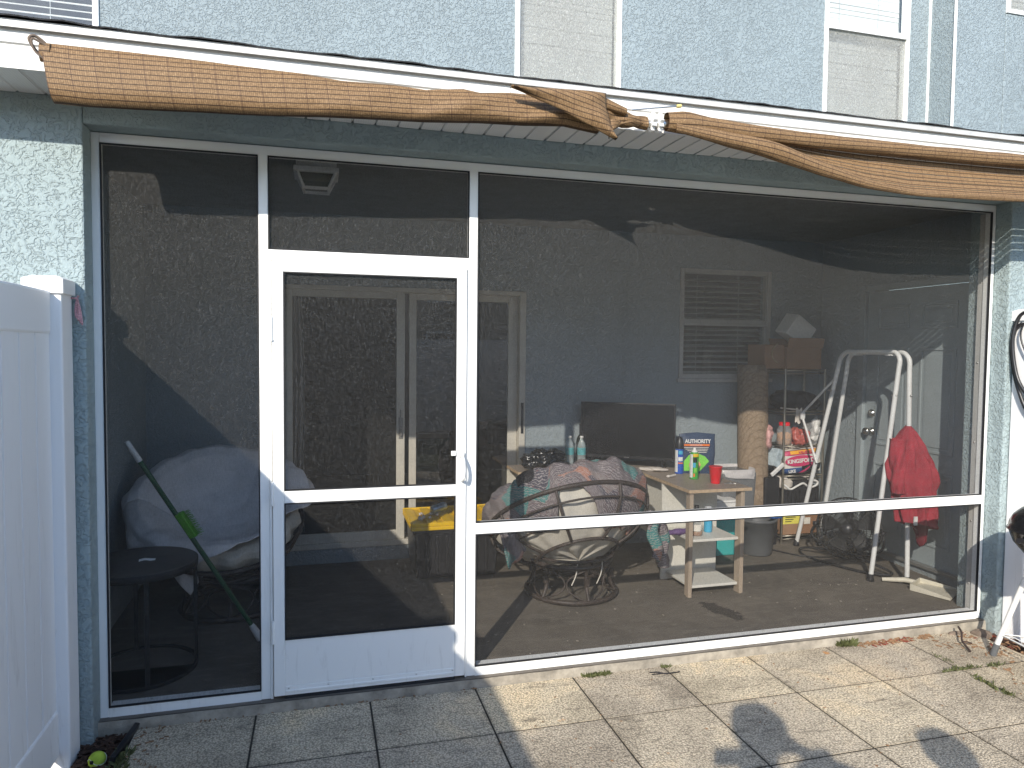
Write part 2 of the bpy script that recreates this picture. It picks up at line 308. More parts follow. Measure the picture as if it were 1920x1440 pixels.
LGLASS = glass_mat('lantern_glass', (.7, .7, .66), .05, .1); TINWHITE = M('printed_white_tin', (.70, .71, .70), .35, var=.18, scale=90); CORD = M('grey_brown_cord', (.16, .12, .09), .9); CLOTHW = M('off_white_cotton', (.60, .55, .49), .9, var=.1, bs=.4, bscale=60)

# ------------------------------------------------------------------ mesh builder
class MB:
    def __init__(s): s.v = []; s.f = []; s.sm = []; s.uv = {}
    def add(s, vs, fs, smooth=False, uvs=None):
        o = len(s.v); s.v += [tuple(p) for p in vs]
        for i, f in enumerate(fs):
            s.f.append(tuple(o+k for k in f)); s.sm.append(smooth)
            if uvs: s.uv[len(s.f)-1] = [uvs[k] for k in f]
        return s
    def box(s, x0, x1, y0, y1, z0, z1):
        v = [(x, y, z) for x in (x0, x1) for y in (y0, y1) for z in (z0, z1)]
        return s.add(v, [(0, 1, 3, 2), (4, 6, 7, 5), (0, 4, 5, 1), (2, 3, 7, 6), (0, 2, 6, 4), (1, 5, 7, 3)])
    def obox(s, c, d, rot=(0, 0, 0), top=(1, 1)):
        R = Euler(rot).to_matrix(); c = Vector(c)
        v = []
        for x in (-1, 1):
            for y in (-1, 1):
                for z in (-1, 1):
                    k = top if z > 0 else (1, 1)
                    v.append(c + R @ Vector((x*d[0]/2*k[0], y*d[1]/2*k[1], z*d[2]/2)))
        return s.add(v, [(0, 1, 3, 2), (4, 6, 7, 5), (0, 4, 5, 1), (2, 3, 7, 6), (0, 2, 6, 4), (1, 5, 7, 3)])
    def prism(s, poly, y0, y1):            # polygon in xz, extruded along y
        n = len(poly); v = [(x, y0, z) for x, z in poly] + [(x, y1, z) for x, z in poly]
        return s.add(v, [tuple(range(n)), tuple(range(2*n-1, n-1, -1))] + [(i, i+n, (i+1) % n+n, (i+1) % n) for i in range(n)])
    def tube(s, pts, r, n=10, closed=False):
        P = [Vector(p) for p in pts]; m = len(P)
        R = r if isinstance(r, (list, tuple)) else [r]*m
        up = None; rings = []
        for i in range(m):
            t = (P[(i+1) % m]-P[i-1]) if closed else (P[min(i+1, m-1)]-P[max(i-1, 0)])
            if t.length < 1e-9: t = Vector((0, 0, 1))
            t.normalize()
            if up is None: up = t.orthogonal().normalized()
            up = (up - t*up.dot(t)); up = up.normalized() if up.length > 1e-6 else t.orthogonal().normalized()
            b = t.cross(up)
            rings.append([P[i] + (up*cos(2*pi*k/n)+b*sin(2*pi*k/n))*R[i] for k in range(n)])
        v = [p for rg in rings for p in rg]; f = []
        for i in range(m if closed else m-1):
            j = (i+1) % m
            for k in range(n): f.append((i*n+k, i*n+(k+1) % n, j*n+(k+1) % n, j*n+k))
        s.add(v, f, True)
        if not closed: s.add(rings[0], [tuple(range(n-1, -1, -1))]); s.add(rings[-1], [tuple(range(n))])
        return s
    def lathe(s, prof, c, n=28, M_=None, smooth=True):
        c = Vector(c); v = []; f = []
        for r, z in prof:
            for k in range(n):
                p = Vector((r*cos(2*pi*k/n), r*sin(2*pi*k/n), z))
                v.append(c + (M_ @ p if M_ else p))
        for i in range(len(prof)-1):
            for k in range(n): f.append((i*n+k, i*n+(k+1) % n, (i+1)*n+(k+1) % n, (i+1)*n+k))
        s.add(v, f, smooth)
        if prof[0][0] > 1e-6: s.add(v[:n], [tuple(range(n-1, -1, -1))])
        if prof[-1][0] > 1e-6: s.add(v[-n:], [tuple(range(n))])
        return s
    def grid(s, fn, nu, nv, cu=False, cv=False, uvf=None, smooth=True):
        v = []; uv = []
        for i in range(nu+1):
            for j in range(nv+1):
                p = fn(i/nu, j/nv); v.append(p); uv.append(uvf(i/nu, j/nv) if uvf else (i/nu, j/nv))
        f = [(i*(nv+1)+j, (i+1)*(nv+1)+j, (i+1)*(nv+1)+j+1, i*(nv+1)+j+1) for i in range(nu) for j in range(nv)]
        return s.add(v, f, smooth, uv)
    def blob(s, c, d, rot=(0, 0, 0), e=(.5, .5), amp=0, sc=8, seed=0, nu=36, nv=20):
        R = Euler(rot).to_matrix(); c = Vector(c); sg = lambda x, p: math.copysign(abs(x)**p, x)
        def fn(u, w):
            a = 2*pi*u; b = -pi/2+pi*w
            p = Vector((d[0]/2*sg(cos(b), e[1])*sg(cos(a), e[0]), d[1]/2*sg(cos(b), e[1])*sg(sin(a), e[0]), d[2]/2*sg(sin(b), e[1])))
            if amp:
                q = p*sc+Vector((seed*7.3, seed*3.1, seed)); k = mnoise.noise(q)+.5*mnoise.noise(q*2.3)+.3*abs(mnoise.noise(q*4.7))
                p = p + p.normalized()*amp*k if p.length > 1e-6 else p
            return c + R @ p
        return s.grid(fn, nu, nv)
def obj(name, mb, mat, parent=None, bevel=0, seg=2, label=None, weld=False):
    me = bpy.data.meshes.new(name); me.from_pydata(mb.v, [], mb.f)
    me.polygons.foreach_set('use_smooth', mb.sm)
    if mb.uv:
        ul = me.uv_layers.new(name='UVMap'); d = ul.data
        for p in me.polygons:
            u = mb.uv.get(p.index)
            if u:
                for k, li in enumerate(p.loop_indices): d[li].uv = u[k]
    me.materials.append(mat); me.update()
    o = bpy.data.objects.new(name, me); COL.objects.link(o)
    if parent is not None:
        o.parent = parent
        o.matrix_parent_inverse = Matrix.Translation(-Vector(parent.location))
    if bevel:
        b = o.modifiers.new('bevel', 'BEVEL'); b.width = bevel; b.segments = seg; b.limit_method = 'ANGLE'; b.angle_limit = radians(40)
    if label: o['label'] = label
    return o
def tag(o, label, cat, group=None):
    o['label'] = label; o['category'] = cat
    if group: o['group'] = group
    return o
def thing(name, loc, label, cat, group=None):
    o = bpy.data.objects.new(name, None); COL.objects.link(o); o.location = loc; o.empty_display_size = .1
    return tag(o, label, cat, group)
def struct(name, mb, mat, kind='structure'):
    o = obj(name, mb, mat); o['kind'] = kind; return o
def copy_tree(o, shift, parent=None):
    c = o.copy(); COL.objects.link(c)
    if parent is None: c.location = Vector(o.location)+Vector(shift)
    else: c.parent = parent
    for ch in list(o.children): copy_tree(ch, shift, c)
    return c
def text(name, s, size, pos, right, up, mat, parent, ext=.0006, align='CENTER', bold=0, sx=1.0):
    cu = bpy.data.curves.new(name, 'FONT'); cu.body = s; cu.size = size; cu.align_x = align; cu.align_y = 'CENTER'; cu.extrude = ext; cu.offset = bold
    t = bpy.data.objects.new(name, cu); COL.objects.link(t)
    dg = bpy.context.evaluated_depsgraph_get(); me = bpy.data.meshes.new_from_object(t.evaluated_get(dg))
    bpy.data.objects.remove(t)
    r = Vector(right).normalized(); u = Vector(up).normalized(); nn = r.cross(u)
    mb = MB(); mb.add([Vector(pos)+r*v.co.x*sx+u*v.co.y+nn*v.co.z for v in me.vertices], [tuple(p.vertices) for p in me.polygons])
    return obj(name, mb, mat, parent)
def lerp_poly(P, x):
    if x <= P[0][0]: return P[0][1]
    for (a, b), (c, d) in zip(P, P[1:]):
        if x <= c: return b+(d-b)*(x-a)/(c-a)
    return P[-1][1]
def smooth_path(pts, k=6):
    P = [Vector(p) for p in pts]; out = []
    for i in range(len(P)-1):
        p0, p1, p2, p3 = P[max(i-1, 0)], P[i], P[i+1], P[min(i+2, len(P)-1)]
        for j in range(k):
            t = j/k
            out.append(.5*((2*p1)+(p2-p0)*t+(2*p0-5*p1+4*p2-p3)*t*t+(3*p1-p0-3*p2+p3)*t**3))
    return out+[P[-1]]
def fz(y): return .02+.026*max(0, y)          # porch floor falls towards the screen

# ------------------------------------------------------------------ ground, paving, porch floor
YB = 1.90                                     # back wall of the porch
g = MB(); g.add([(-60, -80, -.085), (70, -80, -.085), (70, 60, -.085), (-60, 60, -.085)], [(0, 1, 2, 3)]); struct('ground', g, SOIL)
g = MB()
def wob(x, y): return .006*mnoise.noise(Vector((x*2.1, y*2.1, 3)))
for i in range(-1, 9):
    for j in range(0, 5):
        xa, xb = .655+.5185*i, .655+.5185*(i+1); yb, ya = .045-.513*j, .045-.513*(j+1)
        if i == -1: xa = .15
        if j == 0: yb = -.034
        if i == 8: continue
        zz = random.uniform(-.0006, .0008); h = .0045
        ya += h; yb -= h; xa += h; xb -= h; t = random.uniform(-.0004, .0004)
        v = [(xa, ya, -.05+zz+t), (xb, ya, -.05+zz-t), (xb, yb, -.05+zz), (xa, yb, -.05+zz)]
        g.add(v+[(x, y, -.10) for x, y, _ in v], [(0, 1, 2, 3), (0, 4, 5, 1), (1, 5, 6, 2), (2, 6, 7, 3), (3, 7, 4, 0)])
o = struct('paving', g, PAVE); b = o.modifiers.new('bevel', 'BEVEL'); b.width = .0008; b.segments = 1; b.limit_method = 'ANGLE'
g = MB(); g.box(.15, 4.8, -2.53, -.036, -.12, -.0525); struct('joint_sand', g, M('dark_joint_grit', (.035, .03, .022), .95, var=.5, scale=40))
g = MB(); g.grid(lambda u, v: (-.04+5.02*u, -7.04+4.47*v, -.062+.012*mnoise.noise(Vector((u*30, v*30, 0)))), 90, 80); struct('added_lawn', g, M('added_lawn_dark', (.055, .07, .022), .95, var=.5, scale=30, bs=.8, bscale=90))  # unseen dark grass, added to cut sunlight bounced into the porch
g = MB()
ny = 24
def slabf(u, w):
    y = -.03+(YB+.02)*w; return (-.25+5.55*u, y, fz(y)-.004 if y > .06 else -.002)
g.grid(slabf, 4, ny, smooth=False); g.box(-.02, 4.97, -.032, 0.06, -.12, -.006)
struct('porch_floor', g, SLAB)
g = MB(); 
def lip(u, w):
    x = -.02+4.99*u; k = .004*mnoise.noise(Vector((x*9, w*3, 0)))
    return (x, -.034+k*1.2-.006*w, -.004-.09*w)
g.grid(lip, 160, 4); struct('slab_edge', g, CONC)

# ------------------------------------------------------------------ the house
H = thing('house', (2.4, 2.0, 0), 'two storey pale blue stucco house with a screened back porch under a low white-edged roof', 'house')
YF = -.10; TOP = 2.564; SOF = 2.675
w = MB(); w.box(-4, 0, YF, .14, -.1, SOF); w.box(4.945, 9, YF, .18, -.1, SOF); w.box(0, 4.945, YF, .13, TOP+.004, SOF-.0)
obj('wall', w, STUCCO, H, .008)
w = MB()   # back wall with holes for the sliding door and the window
SX0, SX1, SZ0, SZ1 = .66, 2.505, .195, 2.11; WX0, WX1, WZ0, WZ1 = 3.84, 4.71, 1.43, 2.35
w.box(-.21, SX0, YB, YB+.15, 0, 2.63); w.box(SX1, WX0, YB, YB+.15, 0, 2.63); w.box(WX1, 5.25, YB, YB+.15, 0, 2.63)
w.box(SX0, SX1, YB, YB+.15, SZ1, 2.63); w.box(SX0, SX1, YB-.01, YB+.15, 0, SZ0-.01); w.box(WX0, WX1, YB, YB+.15, 0, WZ0); w.box(WX0, WX1, YB, YB+.15, WZ1, 2.63)
obj('wall', w, STUCCO_IN, H)
w = MB(); w.box(-.36, -.207, .141, YB-.001, 0, 2.63); obj('wall', w, STUCCO_IN, H)
DY0, DY1, DZ0, DZ1 = .40, 1.35, .10, 2.15
w = MB(); w.box(5.23, 5.38, .181, DY0-.05, 0, 2.63); w.box(5.23, 5.38, DY1+.06, YB-.001, 0, 2.63); w.box(5.23, 5.38, DY0-.05, DY1+.06, DZ1+.05, 2.63); w.box(5.215, 5.38, DY0-.05, DY1+.06, 0, DZ0-.015)
obj('wall', w, STUCCO_IN, H)
w = MB(); w.box(-.4, 5.4, .131, YB+.15, 2.62, 2.66); obj('ceiling', w, M('porch_ceiling_paint', (.22, .24, .25), .8), H)
# upper storey
UZ0, UZ1 = 3.3, 7.0
wins = [(-1.40, -.455), (2.395, 3.275), (5.175, 6.075)]; WBOT, WTOP, WMID = 3.60, 5.15, 4.50
w = MB(); xs = [-6]+[a for p in wins for a in p]+[6.30]
for k in range(0, len(xs), 2): w.box(xs[k], xs[k+1], YB, YB+.15, UZ0, UZ1)
for a, b_ in wins: w.box(a, b_, YB, YB+.15, UZ0, WBOT); w.box(a, b_, YB, YB+.15, WTOP, UZ1)
obj('wall', w, STUCCO_FINE, H)
w = MB(); w.box(6.301, 6.86, 1.63, YB+.15, UZ0-.2, UZ1); w.box(6.86, 7.8, 1.63, YB+.15, UZ0-.2, 4.70); w.box(6.86, 7.8, 1.63, YB+.15, 6, UZ1); w.box(7.8, 12, 1.63, YB+.15, UZ0-.2, UZ1)
obj('wall', w, STUCCO_FINE, H, .012)
w = MB(); w.box(6.285, 6.302, 1.615, 1.631, 3.3, 7); w.box(6.285, 6.2995, 1.885, 1.9, 3.3, 7); obj('corner_bead', w, FASCIA, H)
w = MB(); w.box(-6, 12, YB+.9, YB+.95, 2.7, 7); obj('inner_wall', w, ROOM, H)
# fascia, soffit, roof
f = MB()
for xa, xb in ((-5, 1.749), (1.751, 6.4), (6.402, 10)):
    f.add([(x, y, z) for x in (xa, xb) for y, z in ((-.382, SOF-.008), (-.388, SOF-.008), (-.388, 2.752), (-.396, 2.758), (-.400, 2.822), (-.382, 2.826))],
          [(0, 1, 2, 3, 4, 5), (11, 10, 9, 8, 7, 6)]+[(i, i+6, (i+1) % 6+6, (i+1) % 6) for i in range(6)])
obj('fascia', f, FASCIA, H)
f = MB(); f.box(-5, 10, -.418, -.38, 2.827, 2.834); f.box(-5, 10, -.418, -.411, 2.805, 2.827); obj('drip_edge', f, M('grey_drip_edge', (.60, .59, .56), .5, .2), H)
rf = MB()
def roof(u, w_):
    x = -5+15*u; k = .006*mnoise.noise(Vector((x*3.1, 1.7, 0)))+.004*mnoise.noise(Vector((x*11, .3, 0)))
    y = -.43+(YB+.43)*w_; return (x, y-(k*1.5 if w_ == 0 else 0), 2.8385+.24*(y+.43)+k*(1-w_))
rf.grid(roof, 420, 3, smooth=False)
rf.grid(lambda u, w_: Vector(roof(u, 0))+Vector((0, 0.002, -.004*w_)), 420, 1, smooth=False); obj('roof', rf, ASPH, H)
sf = MB()
x = -5.0; k = 0
while x < 10:
    sf.box(x, x+.088, -.385, YF+.001, SOF-.004, SOF+.01); sf.add([(x+.088, -.385, SOF-.004), (x+.098, -.385, SOF+.006), (x+.098, YF, SOF+.006), (x+.088, YF, SOF-.004), (x+.1016, -.385, SOF-.004), (x+.1016, YF, SOF-.004)], [(0, 1, 2, 3), (1, 4, 5, 2)]); x += .1016
obj('soffit', sf, SOFFIT, H)

def window(name, x0, x1, z0, z1, zm, y, mats, label, blind_side=None, screen=True, slat_gap=.046, tilt=.9, blind_lower=True):
    fr = MB(); fw_ = .038
    fr.box(x0, x0+fw_, y-.012, y+.06, z0, z1); fr.box(x1-fw_, x1, y-.012, y+.06, z0, z1)
    fr.box(x0+fw_, x1-fw_, y-.011, y+.06, z0, z0+fw_); fr.box(x0+fw_, x1-fw_, y-.011, y+.06, z1-fw_, z1)
    W_ = obj(name, fr, mats['frame'], H, .004, label=label)
    r_ = MB(); r_.box(x0+fw_, x1-fw_, y-.008, y+.045, zm-.024, zm+.024); r_.box(x0+fw_, x1-fw_, y-.018, y-.008, zm-.030, zm-.008); obj('meeting_rail', r_, mats['frame'], W_, .003)
    p = MB(); p.box(x0+fw_, x1-fw_, y+.015, y+.019, zm+.024, z1-fw_); p.box(x0+fw_, x1-fw_, y+.030, y+.034, z0+fw_, zm-.024); obj('pane', p, GLASS, W_)
    if screen:
        p = MB(); p.add([(x0+fw_, y+.004, z0+fw_), (x1-fw_, y+.004, z0+fw_), (x1-fw_, y+.004, zm-.024), (x0+fw_, y+.004, zm-.024)], [(0, 1, 2, 3)]); obj('insect_screen', p, mats['screen'], W_)
    bl = MB(); z = z0+.05
    while z < z1-.05:
        if blind_lower or z > zm: bl.obox(((x0+x1)/2, y+.085+random.uniform(-.002, .002), z), (x1-x0-.09, .003, .050), (tilt-pi/2+random.uniform(-.05, .05), 0, random.uniform(-.002, .002)))
        z += slat_gap
    for q in (.22, .68): bl.tube([(x0+(x1-x0)*q, y+.058, z0+.05), (x0+(x1-x0)*q, y+.058, z1-.05)], .0018, 5)
    obj('blind', bl, BLIND, W_); return W_
um = dict(frame=ALU, screen=SCREEN_PALE)
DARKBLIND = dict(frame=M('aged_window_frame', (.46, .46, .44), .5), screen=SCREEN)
window('window', *wins[0], WBOT, WTOP, 4.62, YB, um, 'upper window with half open white blinds', screen=False, tilt=.55)
window('window', *wins[1], WBOT, WTOP, 4.62, YB, um, 'upper window with a pale lower screen mottled by painted shading', tilt=1.5, slat_gap=.043)
window('window', *wins[2], WBOT, WTOP, WMID, YB, um, 'upper window with closed blinds over a pale screen with painted wrinkle shading', tilt=1.5, slat_gap=.043)
window('window', 6.86, 7.8, 4.70, 6, 5.4, 1.63, um, None, tilt=1.4)
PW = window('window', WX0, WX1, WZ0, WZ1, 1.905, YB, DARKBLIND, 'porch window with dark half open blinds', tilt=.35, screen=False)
s_ = MB(); s_.box(WX0-.02, WX1+.02, YB-.03, YB-.001, WZ0-.03, WZ0); obj('sill', s_, DARKBLIND['frame'], PW, .004)
# sliding glass door
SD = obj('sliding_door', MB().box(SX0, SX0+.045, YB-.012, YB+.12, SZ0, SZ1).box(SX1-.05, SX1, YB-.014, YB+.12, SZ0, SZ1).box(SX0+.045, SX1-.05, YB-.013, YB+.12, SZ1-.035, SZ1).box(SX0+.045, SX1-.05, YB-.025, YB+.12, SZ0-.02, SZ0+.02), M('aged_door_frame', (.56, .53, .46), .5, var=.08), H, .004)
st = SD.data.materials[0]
def leaf(name, x0, x1, y, parent, w1=.06, w2=.06):
    fr = MB(); fr.box(x0, x0+w1, y, y+.028, SZ0+.02, SZ1-.035); fr.box(x1-w2, x1, y, y+.028, SZ0+.02, SZ1-.035)
    fr.box(x0+w1, x1-w2, y+.001, y+.027, SZ0+.02, SZ0+.09); fr.box(x0+w1, x1-w2, y+.001, y+.027, SZ1-.085, SZ1-.035)
    return obj(name, fr, st, parent, .003)
lf = leaf('screen_leaf', SX0+.045, 1.562, YB-.002, SD, .05, .062)
p = MB(); p.add([(SX0+.095, YB+.012, SZ0+.09), (1.5, YB+.012, SZ0+.09), (1.5, YB+.012, SZ1-.085), (SX0+.095, YB+.012, SZ1-.085)], [(0, 1, 2, 3)]); obj('door_screen', p, SCREEN, SD)
h_ = MB(); h_.box(1.517, 1.547, YB-.010, YB-.001, .98, 1.14); h_.box(1.524, 1.540, YB-.024, YB-.010, 1.0, 1.06); h_.tube([(1.53, YB-.012, 1.14), (1.53, YB-.02, 1.2)], .006, 8); obj('handle', h_, M('pewter_handle', (.30, .29, .27), .4, .4), SD, .002)
lf = leaf('glass_leaf', 1.60, SX1-.052, YB+.045, SD, .055, .075)
p = MB(); p.box(1.655, SX1-.127, YB+.056, YB+.062, SZ0+.09, SZ1-.085); obj('glass_pane', p, GLASSDARK, SD)
h_ = MB(); h_.box(SX1-.036, SX1-.016, YB-.022, YB-.015, 1.0, 1.24); obj('latch_plate', h_, BLACKP, SD, .002)
# the dim room behind the sliding door
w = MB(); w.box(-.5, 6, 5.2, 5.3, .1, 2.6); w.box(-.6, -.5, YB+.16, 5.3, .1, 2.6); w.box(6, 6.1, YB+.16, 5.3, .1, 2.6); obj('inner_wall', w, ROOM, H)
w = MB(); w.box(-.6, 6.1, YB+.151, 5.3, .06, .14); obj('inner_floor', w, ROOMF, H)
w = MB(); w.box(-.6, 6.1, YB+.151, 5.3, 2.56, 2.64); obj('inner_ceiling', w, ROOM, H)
# back door in the right-hand wall
fr = MB(); fr.box(5.205, 5.26, DY0-.05, DY0, DZ0, DZ1+.05); fr.box(5.205, 5.26, DY1, DY1+.06, DZ0, DZ1+.05); fr.box(5.206, 5.26, DY0, DY1, DZ1, DZ1+.05)
ED = obj('back_door', fr, TRIMBLUE, H, .004, label='grey-blue six panel back door in the right-hand porch wall')
d = MB(); d.box(5.236, 5.276, DY0+.003, DY1-.003, DZ0+.01, DZ1-.003)
yc = (DY0+DY1)/2
DL = obj('door_leaf', d, TRIMBLUE, ED)
for y0, y1 in ((DY0+.11, yc-.055), (yc+.055, DY1-.11)):
    for z0, z1 in ((1.84, 2.03), (.93, 1.70), (.25, .79)):
        d = MB()
        for a, b_, c, e in ((y0, y1, z1-.02, z1), (y0, y1, z0, z0+.02), (y0, y0+.02, z0+.02, z1-.02), (y1-.02, y1, z0+.02, z1-.02)): d.box(5.229, 5.2365, a, b_, c, e)
        d.box(5.2315, 5.2365, y0+.045, y1-.045, z0+.045, z1-.045); obj('door_panel', d, TRIMBLUE, ED, .004)
h_ = MB(); RM = Matrix.Rotation(-pi/2, 3, 'Y')
h_.lathe([(.034, 0), (.034, .006), (.016, .012), (.014, .03), (.026, .04), (.031, .052), (.027, .066), (.0, .070)], (5.236, 1.275, 1.03), 20, RM); obj('knob', h_, STEEL, ED)
h_ = MB(); h_.lathe([(.033, 0), (.033, .008), (.024, .014), (.022, .022), (0, .024)], (5.236, 1.275, 1.175), 20, RM); h_.box(5.205, 5.214, 1.27, 1.28, 1.155, 1.195); obj('deadbolt', h_, STEEL, ED)
h_ = MB(); h_.box(5.19, 5.236, DY0, DY1, DZ0-.012, DZ0+.008); obj('threshold', h_, M('threshold_metal', (.28, .28, .27), .4, .5), ED)

cu = MB()
cu.grid(lambda u, v: (.70+.14*u*(.8+.2*v)+.012*sin(v*5), YB+.24+.028*sin(u*22)+.01*sin(v*7), .24+1.84*(1-v)), 40, 20)
c_ = obj('curtain', cu, CURT); so_ = c_.modifiers.new('th', 'SOLIDIFY'); so_.thickness = .003
tag(c_, 'long pale curtain hanging inside the left edge of the sliding glass door', 'curtain')

# ------------------------------------------------------------------ screen enclosure
E = thing('screen_enclosure', (2.47, 0, 0), 'white aluminium framed charcoal insect screen closing the porch opening', 'screen wall')
Y0, Y1 = 0.0, .05
PL0, PL1, PR0, PR1 = .676, .718, 1.654, 1.697; DH0, DH1 = 2.060, 2.100; MR0, MR1 = .724, .780; RL = 4.940
def bar(name, *b_): return obj(name, MB().box(*b_), ALU, E, .0025)
bar('post', 0.0, .034, Y0+.001, Y1, -.002, TOP); bar('post', PL0, PL1, Y0, Y1, 0, TOP-.040); bar('post', PR0, PR1, Y0, Y1, 0, TOP-.040); bar('post', RL-.026, RL, Y0+.001, Y1, 0, TOP)
bar('top_rail', .034, RL-.026, Y0+.0005, Y1, TOP-.042, TOP)
bar('bottom_rail', .034, PL0, Y0+.001, Y1+.02, -.006, .040); bar('bottom_rail', PR1, RL-.026, Y0+.001, Y1+.02, -.004, .044)
bar('header', PL1, PR0, Y0+.001, Y1, DH0, DH1); bar('mid_rail', PR1, RL-.026, Y0-.001, Y1, MR0, MR1)
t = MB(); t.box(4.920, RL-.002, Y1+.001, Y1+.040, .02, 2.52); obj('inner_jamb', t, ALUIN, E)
def panel(name, parent, x0, x1, z0, z1, y=.010, sp=.0045):
    m_ = MB(); n_ = 10
    m_.grid(lambda u, v: (x0+(x1-x0)*u, y+.003*sin(pi*u)*sin(pi*v)*(x1-x0), z0+(z1-z0)*v), 8, 8)
    s = obj(name, m_, SCREEN, parent)
    q = MB(); yy = -.0022
    for a in ((x0-sp, x0, z0-sp, z1+sp), (x1, x1+sp, z0-sp, z1+sp), (x0, x1, z0-sp, z0), (x0, x1, z1, z1+sp)): q.box(a[0], a[1], yy, .012, a[2], a[3])
    obj('spline', q, SPLINE, parent); return s
s_ = .0055
panel('screen_panel', E, .034+s_, PL0-s_, .040+s_, TOP-.042-s_); panel('screen_panel', E, PL1+s_, PR0-s_, DH1+s_, TOP-.042-s_)
panel('screen_panel', E, PR1+s_, RL-.026-s_, MR1+s_, TOP-.042-s_); panel('screen_panel', E, PR1+s_, RL-.026-s_, .044+s_, MR0-s_)
for x in [1.73+.42*i for i in range(8)]+[.2, .5]: obj('screw', MB().lathe([(.006, 0), (.005, .003), (0, .004)], (x, .045, .0405 if x < 1 else .0445), 10), STEEL, E)
for z in (.2, .6, 1.1, 1.6, 2.1): obj('screw', MB().lathe([(.006, 0), (.005, .003), (0, .004)], (4.920, .07, z), 10, Matrix.Rotation(-pi/2, 3, 'Y')), STEEL, E)
# the door of the enclosure
D = thing('screen_door', (1.19, 0, 0), 'white framed screen door with a white kick panel and curved pull handle', 'screen door')
LX0, LX1, LZ0, LZ1 = .733, 1.641, .016, 2.048
q = MB()   # Z-bar the leaf closes against
q.box(PL1+.0005, LX0-.003, -.006, .048, 0, DH0-.001); q.box(LX1+.003, PR0-.0005, -.006, .048, 0, DH0-.001); q.box(LX0-.003, LX1+.003, -.006, .048, LZ1+.003, DH0-.0005)
obj('door_surround', q, ALU, D, .002)
q = MB(); ww = .050
q.box(LX0, LX0+ww, -.020, .012, LZ0, LZ1); q.box(LX1-ww, LX1, -.020, .012, LZ0, LZ1)
q.box(LX0+ww, LX1-ww, -.0195, .012, LZ1-ww, LZ1); q.box(LX0+ww, LX1-ww, -.0195, .012, .928, .985)
obj('door_frame', q, ALU, D, .0025)
q = MB(); q.box(LX0+ww, LX1-ww, -.0165, .010, .06, .280); q.box(LX0+ww, LX1-ww, -.0195, .010, LZ0, .06); q.box(LX0+ww+.004, LX1-ww-.004, -.0235, -.0196, .030, .042)
obj('kick_panel', q, ALU, D, .002)
for x in (.80, .98, 1.19, 1.4, 1.58): obj('screw', MB().lathe([(.005, 0), (.004, .002), (0, .003)], (x, -.0195, .05), 10, Matrix.Rotation(pi/2, 3, 'X')), STEEL, D)
q = MB(); q.box(LX0+ww, LX1-ww, -.016, .004, -.001, LZ0-.001); obj('dark_gap_strip', q, SPLINE, D)  # black strip stands in for the shade in the gap under the door
def dpanel(z0, z1):
    x0, x1 = LX0+ww+s_, LX1-ww-s_; y = -.006
    m_ = MB(); m_.grid(lambda u, v: (x0+(x1-x0)*u, y, z0+s_+(z1-z0-2*s_)*v), 4, 4); obj('screen_panel', m_, SCREEN, D)
    q = MB()
    for a in ((x0-.0045, x0, z0+.001, z1-.001), (x1, x1+.0045, z0+.001, z1-.001), (x0, x1, z0+.001, z0+s_), (x0, x1, z1-s_, z1-.001)): q.box(a[0], a[1], -.0215, -.004, a[2], a[3])
    obj('spline', q, SPLINE, D)
dpanel(.985, LZ1-ww); dpanel(.280, .928)
for z in (1.68, .92, .27):
    q = MB(); q.tube([(LX0-.002, -.024, z), (LX0-.002, -.024, z+.11)], .0065, 10); q.box(LX0-.010, LX0+.012, -.0225, -.0195, z+.005, z+.105); obj('hinge', q, ALU, D)
q = MB(); q.lathe([(.017, 0), (.017, .01), (.012, .016), (0, .017)], (1.617, -.020, 1.135), 18, Matrix.Rotation(pi/2, 3, 'X'))
q.tube(smooth_path([(1.617, -.036, 1.135), (1.620, -.066, 1.105), (1.623, -.070, 1.06), (1.621, -.062, 1.02), (1.619, -.030, 1.005)]), .008, 10); q.box(1.606, 1.630, -.024, -.0195, .99, 1.155)
obj('handle', q, ALU, D, 0); q = MB(); q.box(1.565, 1.590, -.030, -.0215, 1.128, 1.152); obj('latch', q, WHITEP, D, .002)

# ------------------------------------------------------------------ porch light
PLt = thing('porch_light', (.93, .45, 2.62), 'grey four sided lantern fixed under the porch ceiling above the screen door', 'lamp')
cx, cy = .93, .45
q = MB(); q.box(cx-.10, cx+.10, cy-.10, cy+.10, 2.575, 2.619); q.box(cx-.112, cx+.112, cy-.112, cy+.112, 2.548, 2.574); obj('canopy', q, GREYL, PLt, .004)
q = MB()
for a in (-1, 1):
    for b_ in (-1, 1): q.tube([(cx+a*.095, cy+b_*.095, 2.55), (cx+a*.062, cy+b_*.062, 2.478)], .008, 6)
    q.box(cx-.068, cx+.068, cy+a*.062-.006, cy+a*.062+.006, 2.468, 2.482); q.box(cx+a*.062-.006, cx+a*.062+.006, cy-.056, cy+.056, 2.4685, 2.4815)
obj('cage', q, GREYL, PLt)
q = MB(); q.obox((cx, cy, 2.515), (.118, .118, .064), (0, 0, 0), (1.45, 1.45)); obj('glass', q, LGLASS, PLt)

